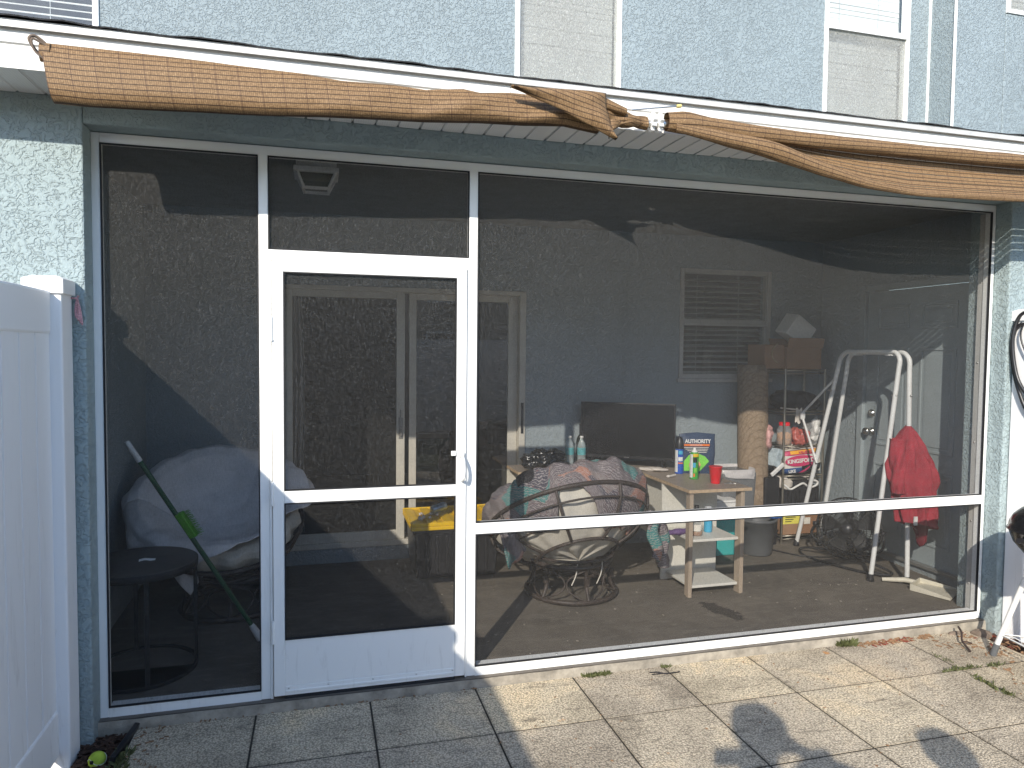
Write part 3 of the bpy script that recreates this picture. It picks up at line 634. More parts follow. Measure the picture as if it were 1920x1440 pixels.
# ------------------------------------------------------------------ fences
def fence_post(name_parent, x0, x1, y0, y1, top=1.885):
    p = obj('post', MB().box(x0, x1, y0, y1, -.09, top), VINYL, name_parent, .008)
    c = MB(); xm, ym = (x0+x1)/2, (y0+y1)/2; hx, hy = (x1-x0)/2+.010, (y1-y0)/2+.010
    c.box(xm-hx, xm+hx, ym-hy, ym+hy, top-.03, top+.028)
    c.add([(xm-hx, ym-hy, top+.028), (xm+hx, ym-hy, top+.028), (xm+hx, ym+hy, top+.028), (xm-hx, ym+hy, top+.028), (xm-hx*.6, ym-hy*.6, top+.042), (xm+hx*.6, ym-hy*.6, top+.042), (xm+hx*.6, ym+hy*.6, top+.042), (xm-hx*.6, ym+hy*.6, top+.042)],
          [(0, 1, 5, 4), (1, 2, 6, 5), (2, 3, 7, 6), (3, 0, 4, 7), (4, 5, 6, 7)])
    obj('post_cap', c, VINYL, p, .003); return p
def boards_y(mb, x0, x1, ya, yb, z0, z1, bw=.150):
    y = yb
    while y > ya+.01:
        a = max(ya, y-bw); g_ = .006
        mb.add([(x0, y-g_, z0), (x0, a+g_, z0), (x0, a+g_, z1), (x0, y-g_, z1)], [(0, 1, 2, 3)])
        mb.add([(x1, y-g_, z0), (x1, a+g_, z0), (x1, a+g_, z1), (x1, y-g_, z1)], [(3, 2, 1, 0)])
        for xx, k in ((x0, .008), (x1, -.008)):
            mb.add([(xx, y, z0), (xx, y, z1), (xx+k, y-g_/2, z0), (xx+k, y-g_/2, z1), (xx, y-g_, z0), (xx, y-g_, z1)], [(0, 1, 3, 2), (2, 3, 5, 4)])
            mb.add([(xx, a, z0), (xx, a, z1), (xx+k, a+g_/2, z0), (xx+k, a+g_/2, z1), (xx, a+g_, z0), (xx, a+g_, z1)], [(0, 1, 3, 2), (2, 3, 5, 4)])
        y = a
FL = thing('vinyl_fence', (-.1, -3.5, 0), 'white vinyl privacy fence running out from the wall left of the screen', 'fence')
FR = thing('vinyl_fence', (5.03, -3.5, 0), 'white vinyl fence post and panel right of the porch with black hose over it', 'fence')
FB = thing('vinyl_fence', (2.4, -7.1, 0), 'white vinyl fence across the far end of the yard', 'fence')
def run_y(F, x0, x1, ys, gap_first):
    xm = (x0+x1)/2
    for k, y in enumerate(ys):
        fence_post(F, x0, x1, y-.127, y)
        if k+1 < len(ys):
            yb, ya = y-.127, ys[k+1]
            mb = MB(); boards_y(mb, xm-.019, xm+.019, ya, yb, .16, 1.70); obj('panel', mb, VINYL, F)
            obj('rail', MB().box(xm-.026, xm+.026, ya, yb, 1.695, 1.866), VINYL, F, .010); obj('rail', MB().box(xm-.026, xm+.026, ya, yb, -.02, .172), VINYL, F, .010)
run_y(FL, -.172, -.045, [-.115, -2.45, -4.8, -7.0], 0)
run_y(FR, 4.985, 5.112, [-.105, -2.45, -4.8, -7.0], 0)
for k in range(2):
    xa, xb = (-.05, 2.40) if k == 0 else (2.52, 4.97)
    mb = MB()
    x = xa
    while x < xb-.01: mb.box(x+.002, min(x+.148, xb), -7.09, -7.052, .16, 1.70); x += .150
    obj('panel', mb, VINYL, FB); obj('rail', MB().box(xa, xb, -7.10, -7.045, 1.70, 1.866), VINYL, FB, .01); obj('rail', MB().box(xa, xb, -7.10, -7.045, -.02, .16), VINYL, FB, .01)
fence_post(FB, 2.40, 2.52, -7.135, -7.01)
q = MB(); q.tube([(-.043, -.135, 1.845), (-.022, -.135, 1.845), (-.016, -.135, 1.855)], .004, 6)
for k in range(4): q.tube(smooth_path([(-.022, -.135, 1.843), (-.030+.006*k, -.13, 1.80), (-.024+.007*k, -.137, 1.765-.01*k), (-.018, -.132, 1.80), (-.020, -.135, 1.843)]), .0035, 6)
tag(obj('ribbon', q, M('pink_white_cord', (.55, .30, .32), .8, var=.4, scale=120)), 'pink and white cord knotted on a hook at the left fence post cap', 'ribbon')

N = thing('sky_block_house', (3, -20, -.08), 'unseen long tan two storey house added beyond the far fence to block low sky', 'house')  # unseen house, added to keep low sky light out of the porch
obj('wall', MB().box(-14, 20, -26, -17, -.1, 5.3), stucco_mat('tan_stucco', (.36, .31, .25), .8), N)
q = MB(); q.add([(-15, -16.3, 5.25), (21, -16.3, 5.25), (21, -26.7, 5.25), (-15, -26.7, 5.25), (-11, -21.5, 7.3), (17, -21.5, 7.3)], [(0, 1, 5, 4), (2, 3, 4, 5), (1, 2, 5), (3, 0, 4), (3, 2, 1, 0)]); obj('roof', q, ASPH, N)
for k in range(8):
    for z in (.9, 3.3):
        x = -11.5+4*k; wn_ = obj('window', MB().box(x, x+1.2, -17, -16.96, z, z+1.4), ALU, N); obj('pane', MB().box(x+.06, x+1.14, -16.959, -16.95, z+.06, z+1.34), M('sky_block_glass', (.03, .04, .05), .05, var=.05) if k+z == .9 else bpy.data.materials['sky_block_glass'], wn_)
# hose on the right fence
q = MB()
q.tube(smooth_path([(4.972, -.17, 1.84), (4.968, -.13, 1.80), (4.965, -.115, 1.70), (4.965, -.13, 1.58), (4.966, -.17, 1.44), (4.97, -.24, 1.30), (4.97, -.40, 1.18), (4.97, -.6, 1.25)]), .011, 8)
q.tube(smooth_path([(4.98, -.20, 1.91), (4.972, -.15, 1.88), (4.955, -.128, 1.76), (4.953, -.145, 1.60), (4.955, -.19, 1.47), (4.96, -.30, 1.36), (4.96, -.5, 1.30)]), .011, 8)
q.tube(smooth_path([(4.98, -.26, 1.915), (4.975, -.20, 1.87), (4.962, -.17, 1.78), (4.962, -.20, 1.68), (4.965, -.26, 1.6), (4.965, -.4, 1.55)]), .005, 6)
tag(obj('garden_hose', q, BLACKP), 'black hose looped over the white fence post at the right edge', 'hose')

# ------------------------------------------------------------------ brown shade cloths
S1T = [(-0.035, 2.753), (0.186, 2.753), (0.403, 2.752), (0.649, 2.747), (0.866, 2.743), (1.03, 2.731), (1.242, 2.735), (1.374, 2.73), (1.463, 2.742), (1.531, 2.751), (1.6, 2.741), (1.74, 2.753), (1.981, 2.771), (2.151, 2.76)]
S1B = [(0.004, 2.537), (0.095, 2.535), (0.273, 2.541), (0.513, 2.553), (0.706, 2.561), (0.988, 2.58), (1.199, 2.59), (1.374, 2.597), (1.601, 2.614), (1.789, 2.621), (1.983, 2.636), (2.134, 2.618), (2.2, 2.61)]
YS = -.455
SH1 = thing('shade_cloth', (1.1, YS, 2.65), 'rolled brown shade cloth tied along the left part of the roof edge', 'shade cloth')
def sh1(u, v):
    x = -.03+2.17*u; xt = lerp_poly(S1T, x); zb = lerp_poly(S1B, x+.035*(1-u))
    a = 2*pi*v; h = (xt-zb)/2; zc = (xt+zb)/2
    cz = sin(a); cyy = cos(a)
    z = zc+h*math.copysign(abs(cz)**.8, cz)
    fold = .012*mnoise.noise(Vector((x*2.2, z*6, 1)))*min(1, 1.4*u+.1)+.009*sin(x*3+z*20)*u*u+.004*mnoise.noise(Vector((x*9, z*24, 4)))*(.3+u)+.006*abs(mnoise.noise(Vector((x*5+z*14, z*5, 6))))*u
    fold += .016*u*u*max(0, sin((z-x*.42)*38))*(1 if cyy < 0 else 0)
    y = YS+.020-.040*(-cyy if cyy < 0 else -cyy)*(.75+.3*(.5-cz*.5))*(1 if cyy < 0 else .3)
    y = YS+.02+(.050*cyy*(.8-.3*cz) if cyy < 0 else .018*cyy)-fold*(1 if cyy < 0 else .2)
    xx = x+(.035*(1-(z-zb)/(2*h+1e-6)) if u < .02 else .035*(1-u)*(1-(z-zb)/(2*h+1e-6)))
    return (xx, y, z)
q = MB(); q.grid(sh1, 150, 44, uvf=lambda u, v: (2.17*u, sh1(u, v)[2]-lerp_poly(S1B, -.03+2.17*u))); obj('cloth', q, SHADE, SH1)
q = MB()
FLP = [(1.718, 2.748), (1.82, 2.756), (2.0, 2.764), (2.145, 2.766), (2.150, 2.706), (2.168, 2.64), (2.194, 2.575)]
def flap(u, v):
    i = u*(len(FLP)-1); k = min(int(i), len(FLP)-2); t_ = i-k
    ax, az_ = FLP[k][0]+(FLP[k+1][0]-FLP[k][0])*t_, FLP[k][1]+(FLP[k+1][1]-FLP[k][1])*t_
    bx, bz = 1.718+(2.194-1.718)*u, 2.748+(2.572-2.748)*u**1.15
    x, z = bx+(ax-bx)*v, bz+(az_-bz)*v
    return (x, YS-.068-.022*sin(pi*v)-.010*mnoise.noise(Vector((x*8, z*12, 2))), z)
q.grid(flap, 40, 16, uvf=lambda u, v: (flap(u, v)[0], flap(u, v)[2]+.25*flap(u, v)[0])); o = obj('flap', q, SHADE, SH1); m_ = o.modifiers.new('th', 'SOLIDIFY'); m_.thickness = .006; m_.offset = 0
q = MB(); q.grid(lambda u, v: (2.08+.29*u, YS-.01+(.036-.012*u)*cos(2*pi*v)*(1+.25*sin(u*14+v*9)), 2.695-.018*u+(.044-.020*u)*sin(2*pi*v)*(1+.2*sin(u*17+2*v*6.28))), 30, 20, uvf=lambda u, v: (.29*u, .2*v)); obj('rolled_end', q, SHADE, SH1)
q = MB(); q.grid(lambda u, v: (2.14+.11*u, YS-.045+.018*cos(2*pi*v), 2.735-.03*u+(.026-.010*u)*sin(2*pi*v)), 12, 14, uvf=lambda u, v: (.11*u, .15*v)); obj('rolled_end', q, SHADE, SH1)
q = MB(); q.grid(lambda u, v: (2.17+.16*u*(1-v), YS-.055-.006*sin(u*9), 2.66-.085*v*(1-u)+.005*sin(v*9)), 12, 10, uvf=lambda u, v: (.2*u, .12*v)); o = obj('loose_corner', q, SHADE, SH1); m_ = o.modifiers.new('th', 'SOLIDIFY'); m_.thickness = .004
q = MB(); q.tube(smooth_path([(-.012, YS+.01, 2.742), (-.045, YS, 2.766), (-.062, YS-.01, 2.752), (-.05, YS, 2.722), (-.03, YS+.005, 2.70), (-.008, YS+.01, 2.69)]), .006, 7); q.tube(smooth_path([(-.012, YS, 2.735), (-.052, YS-.012, 2.752), (-.046, YS-.01, 2.712), (-.01, YS, 2.68)]), .004, 6); obj('tie_cord', q, CORD, SH1)
q = MB(); q.grid(lambda u, v: (-.035+.035*u, YS+.012+.02*cos(2*pi*v), 2.715+.034*sin(2*pi*v)), 4, 16, uvf=lambda u, v: (.04*u, .16*v)); obj('rolled_end', q, SHADE, SH1)

R2T = [(2.471, 2.693), (2.601, 2.698), (2.739, 2.694), (2.88, 2.684), (3.054, 2.680), (3.354, 2.676), (3.799, 2.679), (4.136, 2.680), (4.674, 2.685), (5.2, 2.69)]
R2L = [(2.50, 2.672), (2.577, 2.660), (2.731, 2.640), (2.902, 2.622), (3.049, 2.60), (3.199, 2.560), (3.385, 2.520), (3.576, 2.483), (3.838, 2.460), (4.18, 2.466), (4.724, 2.482), (5.2, 2.49)]
SH2 = thing('shade_cloth', (3.8, YS, 2.6), 'brown shade cloth sagging open in a fold along the right roof edge', 'shade cloth')
def rolltube(P, x0, x1, rad, y, n=100, ph=0):
    q = MB()
    def fn(u, v):
        x = x0+(x1-x0)*u; z = lerp_poly(P, x)/1; z = (lerp_poly(P, x-.06)+lerp_poly(P, x)+lerp_poly(P, x+.06))/3; r = rad(x)
        k = 1+.14*mnoise.noise(Vector((x*5+ph, cos(2*pi*v)*1.3, sin(2*pi*v)*1.3)))
        return (x, y+r*.8*k*cos(2*pi*v), z+r*k*sin(2*pi*v))
    q.grid(fn, n, 22, uvf=lambda u, v: ((x1-x0)*u, .21*v+.06*u)); return q
obj('top_roll', rolltube(R2T, 2.465, 5.2, lambda x: .038-.006*min(1, max(0, x-2.9))+.012*max(0, 1-abs(x-2.56)/.12), YS-.01), SHADE, SH2)
obj('bottom_roll', rolltube(R2L, 2.50, 5.2, lambda x: .014+.030*max(0, 1-abs(x-3.05)/.75), YS-.03, ph=9), SHADE, SH2)
q = MB()
def sheet2(u, v):
    x = 2.52+2.68*u; a, b_ = lerp_poly(R2T, x)+.0, lerp_poly(R2L, x)
    return (x, YS+.035-.060*v+.012*sin(pi*v)+.006*mnoise.noise(Vector((x*2.5, v*2, 0))), a+(b_-a)*v)
q.grid(sheet2, 110, 14, uvf=lambda u, v: (2.68*u, .2*v+.004)); obj('sheet', q, SHADEG, SH2)
# bracket holding the two ends
BR = thing('clamp_bracket', (2.41, -.42, 2.69), 'white toothed clamp bracket joining the two brown shade rolls at the roof edge', 'bracket')
q = MB(); q.tube([(2.365, YS-.01, 2.675), (2.470, YS-.01, 2.682)], .017, 14); obj('clamp_tube', q, STEEL, BR)
for x in (2.395, 2.43):
    q = MB(); pr_ = []
    for k in range(20): r = .043 if k % 2 == 0 else .029; pr_.append((x+0, YS-.01+r*cos(2*pi*k/20), 2.685+r*sin(2*pi*k/20)))
    n_ = len(pr_); q.add([(a-.009, b_, c) for a, b_, c in pr_]+[(a+.009, b_, c) for a, b_, c in pr_], [tuple(range(n_)), tuple(range(2*n_-1, n_-1, -1))]+[(i, i+n_, (i+1) % n_+n_, (i+1) % n_) for i in range(n_)]); obj('toothed_disc', q, WHITEP, BR, .001)
q = MB(); q.box(2.39, 2.44, YS+.02, -.401, 2.66, 2.72); obj('bracket_plate', q, WHITEP, BR, .003)
q = MB(); q.tube([(2.29, YS-.02, 2.725), (2.505, YS-.035, 2.758)], .0035, 8); obj('pin', q, STEEL, BR)
q = MB(); q.tube([(2.505, YS-.035, 2.758), (2.525, YS-.036, 2.761)], .008, 10); obj('pin_tip', q, M('pale_yellow_tip', (.65, .55, .2), .5), BR)

# ------------------------------------------------------------------ papasan chairs
class Bowl:
    def __init__(s, C, n, R):
        s.C = Vector(C); s.n = Vector(n).normalized(); s.a = Vector((0, 0, 1)).cross(s.n); 
        s.a = Vector((s.n.y, -s.n.x, 0)).normalized() if s.a.length < 1e-6 else s.a.normalized()
        if s.a.x < 0: s.a = -s.a
        s.b = s.n.cross(s.a)
        if s.b.z < 0: s.b = -s.b
        s.R = R
    def p(s, th, r, h): return s.C+(s.a*cos(th)+s.b*sin(th))*r+s.n*h
    def shell(s, t, off=0): return (s.R-off)*sin(t), -(.30-off)*cos(t)+.0
def papasan(B, base, rb, label, front):
    T = thing('papasan_chair', (base[0], base[1], fz(base[1])), label, 'chair')
    q = MB(); q.tube([B.p(2*pi*k/64, B.R, 0) for k in range(64)], .0145, 10, True); obj('rim', q, RATTAN, T)
    q = MB()
    for t_ in (.95, 1.28): r, h = B.shell(t_); q.tube([B.p(2*pi*k/48, r, h) for k in range(48)], .007, 7, True)
    r, h = B.shell(.52); q.tube([B.p(2*pi*k/40, r, h) for k in range(40)], .012, 8, True)
    obj('bowl_ring', q, RATTAN, T)
    for k in range(8):
        th = 2*pi*(k+.5)/8+.12; q = MB(); q.tube([B.p(th, *B.shell(.5+(pi/2-.5)*j/12)) for j in range(13)], .0095, 8); obj('bowl_rib', q, RATTAN, T)
    # base
    bx, by = base; z0 = fz(by)+.014; zt = .27
    q = MB()
    q.tube([(bx+rb*cos(2*pi*k/48), by+rb*sin(2*pi*k/48), z0) for k in range(48)], .0165, 9, True)
    q.tube([(bx+rb*.88*cos(2*pi*k/48), by+rb*.88*sin(2*pi*k/48), zt) for k in range(48)], .0155, 9, True)
    q.tube([(bx+rb*.93*cos(2*pi*k/48), by+rb*.93*sin(2*pi*k/48), zt+.045) for k in range(48)], .010, 8, True)
    obj('base_ring', q, RATTAN, T)
    for k in range(6):
        th = 2*pi*k/6-pi/2+.05; q = MB()
        q.tube([(bx+rb*(1-.12*j/8-.10*sin(pi*j/8))*cos(th), by+rb*(1-.12*j/8-.10*sin(pi*j/8))*sin(th), z0+(zt-z0)*j/8) for j in range(9)], .013, 8)
        for sg in (-1, 1):
            pts = []
            for j in range(25):
                s_2 = j/24; th2 = th+sg*(.06+.44*(1-abs(2*s_2-1)**2.2)); rr = rb*(1-.12*s_2-.07*sin(pi*s_2))
                pts.append((bx+rr*cos(th2), by+rr*sin(th2), z0+.012+(zt-z0-.03)*s_2))
            q.tube(pts, .0065, 6)
        q.tube([(bx+rb*(.885-.0)*cos(th), by+rb*.885*sin(th), z0+.10), (bx+rb*.885*cos(th), by+rb*.885*sin(th), z0+.15)], .021, 8)
        obj('base_strut', q, RATTAN, T)
    # cushion
    prof = [(0, -.285), (.20, -.255), (.36, -.165), (.455, -.06), (.485, .0), (.505, .05), (.495, .10), (.45, .125), (.39, .10), (.30, .0), (.18, -.10), (0, -.14)]
    q = MB(); sc_ = B.R/.52
    def cf(u, v):
        i = v*(len(prof)-1); k = min(int(i), len(prof)-2); t_ = i-k
        r = prof[k][0]+(prof[k+1][0]-prof[k][0])*t_; h = prof[k][1]+(prof[k+1][1]-prof[k][1])*t_; th = 2*pi*u
        w_ = 1+.035*sin(th*16)*min(1, r*2.2); nz = .02*mnoise.noise(Vector((cos(th)*4, sin(th)*4, v*5+front)))
        return B.p(th, r*sc_*w_, (h+nz)*sc_)
    q.grid(cf, 140, 44); obj('cushion', q, CREAM, T)
    return T, prof, sc_
B1 = Bowl((2.56, 1.02, .535), (-.05, .57, .82), .545)
T1, prof, sc1 = papasan(B1, (2.57, .98), .30, 'rattan papasan chair seen from behind with a patchwork quilt over it, by the desk', 1)
for x in (-.03, .14): obj('cushion_tie', MB().tube(smooth_path([B1.C+Vector((x, -.27, -.22)), B1.C+Vector((x-.02, -.30, -.30)), B1.C+Vector((x-.05, -.30, -.37))], 5), .004, 6), CREAM, T1)
OUT = [(.25, .07), (.36, .135), (.42, .155), (.475, .150), (.515, .12), (.525, .06), (.505, .0), (.482, -.05), (.445, -.11), (.385, -.175), (.29, -.235)]
HANG = [(-40, .6), (0, .85), (15, .95), (45, .98), (70, .98), (88, .95), (95, .80), (102, .64), (110, .58), (117, .62), (122, .80), (128, .95), (145, .92), (160, .78), (175, .66), (200, .65), (225, .45)]
q = MB()
def quilt(u, v):
    deg = -38+258*u; th = radians(deg); e = lerp_poly(HANG, deg)+.05*mnoise.noise(Vector((deg*.06, 0, 5))); i = v*e*(len(OUT)-1)
    k = min(int(i), len(OUT)-2); t_ = i-k; r = OUT[k][0]+(OUT[k+1][0]-OUT[k][0])*t_; h = OUT[k][1]+(OUT[k+1][1]-OUT[k][1])*t_
    nz = .030*mnoise.noise(Vector((cos(th)*5, sin(th)*5, v*3.2)))+.014*mnoise.noise(Vector((deg*.16, v*7, 1)))
    fr_ = min(1, max(0, (v-.2)*2)) 
    return B1.p(th, (r+.012+nz*.8)*1.04, (h+nz*.9)*1.0+.012)
q.grid(quilt, 170, 46, uvf=lambda u, v: (2.2*u, .75*v)); o = obj('quilt', q, QUILT); m_ = o.modifiers.new('th', 'SOLIDIFY'); m_.thickness = .012; m_.offset = 1
tag(o, 'teal, salmon and grey patchwork quilt thrown over the papasan chair by the desk', 'quilt')
QO = o
q = MB()
def drop(u, v):
    x = 2.99+.20*u+.03*v; 
    return (x+.015*sin(v*9+u*5), .70+.16*u+.03*sin(u*13+v*2)-.02*v, .60-.10*u+.02-(.33-.05*abs(u-.4))*v+.02*sin(u*7)*v)
q.grid(drop, 30, 26, uvf=lambda u, v: (.7+.3*u, .9+.4*v)); o = obj('hanging_corner', q, QUILT, QO); m_ = o.modifiers.new('th', 'SOLIDIFY'); m_.thickness = .02
q = MB(); q.grid(lambda u, v: (2.02+.12*u+.06*v, .78+.02*sin(u*9), .52-.02*u-.24*v*(1-.55*u)), 14, 14, uvf=lambda u, v: (.2+.2*u, .3+.3*v)); o = obj('hanging_corner', q, QUILT, QO); m_ = o.modifiers.new('th', 'SOLIDIFY'); m_.thickness = .012
q = MB()   # dark scarf-like band laid over the left of the quilt
def band(u, v):
    th = radians(131+13*u-3*v); e = .80; i = (.15+.85*v)*e*(len(OUT)-1); k = min(int(i), len(OUT)-2); t_ = i-k
    r = OUT[k][0]+(OUT[k+1][0]-OUT[k][0])*t_; h = OUT[k][1]+(OUT[k+1][1]-OUT[k][1])*t_
    nz = .022*mnoise.noise(Vector((cos(th)*5, sin(th)*5, v*3.2))); return B1.p(th, (r+.028+nz)*1.04, (h+nz)*1.0+.026)
q.grid(band, 10, 30); o = obj('dark_band', q, M('black_flannel', (.018, .017, .02), .9), QO); m_ = o.modifiers.new('th', 'SOLIDIFY'); m_.thickness = .006

B2 = Bowl((.37, 1.18, .60), (.06, -.47, .88), .465)
T2, _, _ = papasan(B2, (.42, 1.2), .30, 'papasan chair in the shaded left corner with cream cushion and grey sheet', 2)
IN = [(.0, -.11), (.12, -.09), (.24, -.03), (.33, .06), (.40, .13), (.46, .150), (.52, .125), (.545, .06), (.545, -.02), (.53, -.10), (.51, -.18)]
LIM = [(-180, .92), (-150, 1.0), (-120, .80), (-100, .62), (-80, .50), (-60, .45), (-35, .42), (-12, .62), (10, .70), (40, .74), (90, .76), (130, .84), (160, .95), (180, .92)]
q = MB()
def sheetf(u, v):
    deg = -180+360*u; th = radians(deg); e = lerp_poly(LIM, deg); i = v*e*(len(IN)-1); k = min(int(i), len(IN)-2); t_ = i-k
    r = IN[k][0]+(IN[k+1][0]-IN[k][0])*t_; h = IN[k][1]+(IN[k+1][1]-IN[k][1])*t_
    r *= .93; x, y = r*cos(th), r*sin(th)
    f_ = .022*mnoise.noise(Vector((x*4+y*2, y*5-x, 3)))+.012*abs(mnoise.noise(Vector((x*9+y*7, y*3-x*5, 7))))+.012*max(0, r-.3)*6*mnoise.noise(Vector((deg*.09, 0, 2)))
    return B2.p(th, r+.03*min(1, r/.25)+(.02*sin(th*9) if r > .5 else 0), h+.042+f_+.020*abs(mnoise.noise(Vector((x*3-y*6, y*2+x*3, 11))))+.010*abs(sin(x*9-y*15+6*mnoise.noise(Vector((x*3, y*3, 2)))))*min(1, r*3))
q.grid(sheetf, 160, 50); o = obj('bed_sheet', q, SHEET); m_ = o.modifiers.new('th', 'SOLIDIFY'); m_.thickness = .006; m_.offset = 1
tag(o, 'crumpled grey sheet spread over the papasan chair in the shaded left corner', 'sheet')
q = MB(); q.grid(lambda u, v: (.16+.16*u, .80-.02*sin(u*7), .42-.16*v*(1-abs(u-.5)*1.5)), 12, 10); o2 = obj('hanging_corner', q, SHEET, o); m_ = o2.modifiers.new('th', 'SOLIDIFY'); m_.thickness = .004

# ------------------------------------------------------------------ side table, broom
tx, ty, tr = .075, .42, .262
T = thing('side_table', (tx, ty, fz(ty)), 'round dark side table on a black ring frame behind the left screen', 'table')
q = MB(); q.lathe([(0, .555), (tr-.01, .555), (tr, .559), (tr, .577), (tr-.004, .581), (0, .581)], (tx, ty, 0), 64); obj('table_top', q, TOPWOOD, T)
q = MB(); q.lathe([(tr+.001, .540), (tr+.004, .540), (tr+.004, .576), (tr+.001, .576), (tr+.001, .540)], (tx, ty, 0), 64); obj('top_band', q, BLACKM, T)
q = MB(); z0 = fz(ty)-.004; q.lathe([(tr-.016, z0), (tr, z0), (tr, z0+.018), (tr-.016, z0+.018), (tr-.016, z0)], (tx, ty, 0), 64, smooth=False); obj('base_ring', q, BLACKM, T)
for k in range(4):
    a = radians(-72+90*k); q = MB(); q.obox((tx+(tr-.008)*cos(a), ty+(tr-.008)*sin(a), (z0+.555)/2+.008), (.016, .020, .555-z0-.02), (0, 0, a)); obj('leg', q, BLACKM, T)
tag(obj('paper_scrap', MB().grid(lambda u, v: (tx+.0+.07*u, ty-.03+.02*u+.012*v, .583+.010*sin(pi*v)+.004*sin(5*u)), 10, 5), WHITEP), 'small curled white scrap on the round dark side table', 'scrap')
a, b_ = Vector((.026, .40, 1.182)), Vector((.625, .63, .045))
T = thing('push_broom', tuple(b_), 'dark green handled scrubbing brush leaning behind the left screen', 'brush')
P_ = lambda t_: a+(b_-a)*t_
q = MB(); q.tube([P_(.085), P_(.93)], .0125, 12); obj('pole', q, MOPG, T)
q = MB(); q.tube([P_(0), P_(.006), P_(.09)], [.010, .014, .0145], 12); q.tube([P_(.92), P_(.935), P_(1.0)], [.013, .017, .022], 12); obj('grip', q, WHITEP, T)
d_ = (b_-a).normalized(); sd = Vector((.62, -.35, .5)); sd = (sd-d_*sd.dot(d_)).normalized()
q = MB(); rr = Matrix((d_, sd, d_.cross(sd))).transposed(); c0 = P_(.40)+sd*.018
q.add([c0+rr @ Vector((x*.075, y*.020, z*.018)) for x in (-1, 1) for y in (-1, 1) for z in (-1, 1)], [(0, 1, 3, 2), (4, 6, 7, 5), (0, 4, 5, 1), (2, 3, 7, 6), (0, 2, 6, 4), (1, 5, 7, 3)]); obj('brush_block', q, BRUSHG, T, .005)
q = MB()
for i in range(16):
    for z in (-.012, -.004, .004, .012): s0 = c0+rr @ Vector((-.07+.14*i/15, .02, z)); q.tube([s0, s0+sd*.035+d_*random.uniform(-.006, .006)], .0012, 4)
obj('bristles', q, BRUSHG, T)

# ------------------------------------------------------------------ tote
T = thing('storage_tote', (1.87, 1.6, fz(1.6)), 'black storage tote with a yellow lid beside the sliding door', 'storage bin')
q = MB(); q.obox((1.87, 1.61, .245), (.56, .44, .37), (0, 0, 0), (1.07, 1.09)); 
for k in range(7): q.obox((1.66+.07*k, 1.384, .22), (.022, .014, .28), (.05, 0, 0))
q.box(1.56, 2.18, 1.365, 1.855, .375, .405); obj('tub', q, BLACKP, T, .012)
q = MB(); q.box(1.545, 2.195, 1.35, 1.87, .405, .432); q.box(1.565, 2.175, 1.37, 1.85, .432, .446)
obj('lid', q, YELLOW, T, .006)
q = MB()
for k in range(6): q.box(1.59+.115*k-.045, 1.59+.115*k+.045-.02, 1.385, 1.835, .446, .456)
q.box(1.545, 2.195, 1.35, 1.368, .432, .458); q.box(1.545, 2.195, 1.852, 1.87, .432, .458); obj('lid_rib', q, YELLOW, T, .004)
q = MB(); RX = Matrix.Rotation(radians(20), 3, 'Z') @ Matrix.Rotation(radians(78), 3, 'Y')
q.lathe([(0, 0), (.027, 0), (.032, .008), (.032, .10), (.026, .118), (0, .118)], (1.72, 1.58, .492), 22, RX); tag(obj('drinks_can', q, M('blue_grey_can', (.30, .38, .45), .3, .6, var=.4, scale=50)), 'blue and silver drinks can lying on the yellow tote lid', 'can')
q = MB()
for k in range(14): q.blob((1.60+random.random()*.18, 1.40+random.random()*.22, .466), (.03, .022, .02), (random.random(), 0, random.random()*3), (1, 1), .004, 40, k, 8, 6)
tag(obj('crumpled_tissue', q, CLOTHW), 'scatter of crumpled white tissue on the yellow tote lid', 'tissue')

# ------------------------------------------------------------------ desk
DZ = .752
T = thing('corner_desk', (3.0, 1.5, fz(1.5)), 'wood topped corner desk with a white open shelf tower at its front end', 'desk')
q = MB(); poly = [(2.38, 1.50), (2.36, 1.54), (2.36, 1.84), (2.40, 1.88), (3.725, 1.88), (3.725, .655), (3.275, .655), (3.275, 1.50)]
poly = [(2.36, 1.56), (2.36, 1.88), (3.725, 1.88), (3.725, .655), (3.262, .655), (3.262, 1.42), (3.12, 1.505), (2.42, 1.505)]
n_ = len(poly); q.add([(x, y, DZ-.020) for x, y in poly]+[(x, y, DZ) for x, y in poly], [tuple(range(n_)), tuple(range(2*n_-1, n_-1, -1))]+[(i, i+n_, (i+1) % n_+n_, (i+1) % n_) for i in range(n_)]); obj('desk_top', q, DESKTOP, T, .003)
q = MB()
EDGEW = M('bare_chipboard_edge', (.46, .34, .22), .7, var=.2, scale=40)
for i in range(n_):
    (xa, ya), (xb, yb) = poly[i], poly[(i+1) % n_]
    if i in (3, 4, 5, 6, 7, 0): v = Vector((xb-xa, yb-ya, 0)); nn = Vector((v.y, -v.x, 0)).normalized()*-1; L_ = v.length; q.obox(((xa+xb)/2+nn.x*.0015, (ya+yb)/2+nn.y*.0015, DZ-.010), (L_, .003, .0205), (0, 0, math.atan2(v.y, v.x)))
obj('edge_band', q, EDGEW, T)
LEGW = wood_mat('greige_leg_laminate', (.33, .26, .19), (.45, .37, .285), (20, 20, 2))
for x in (3.283, 3.655): q = MB(); q.box(x, x+.018, .668, .735, fz(.7)-.003, DZ-.0205); obj('leg', q, LEGW, T, .002)
q = MB(); q.box(3.274, 3.282, .668, .700, fz(.7)-.002, DZ-.022); q.box(3.674, 3.682, .668, .735, fz(.7)-.002, DZ-.022); obj('leg', q, LEGW, T, .002)
q = MB(); q.box(3.265, 3.70, 1.035, 1.053, fz(1.03)-.003, DZ-.0205); obj('back_panel', q, DESKW, T, .002)
for z in (.405, .098): q = MB(); q.box(3.302, 3.654, .690, 1.034, z-.009, z+.009); obj('shelf', q, DESKW, T, .003)
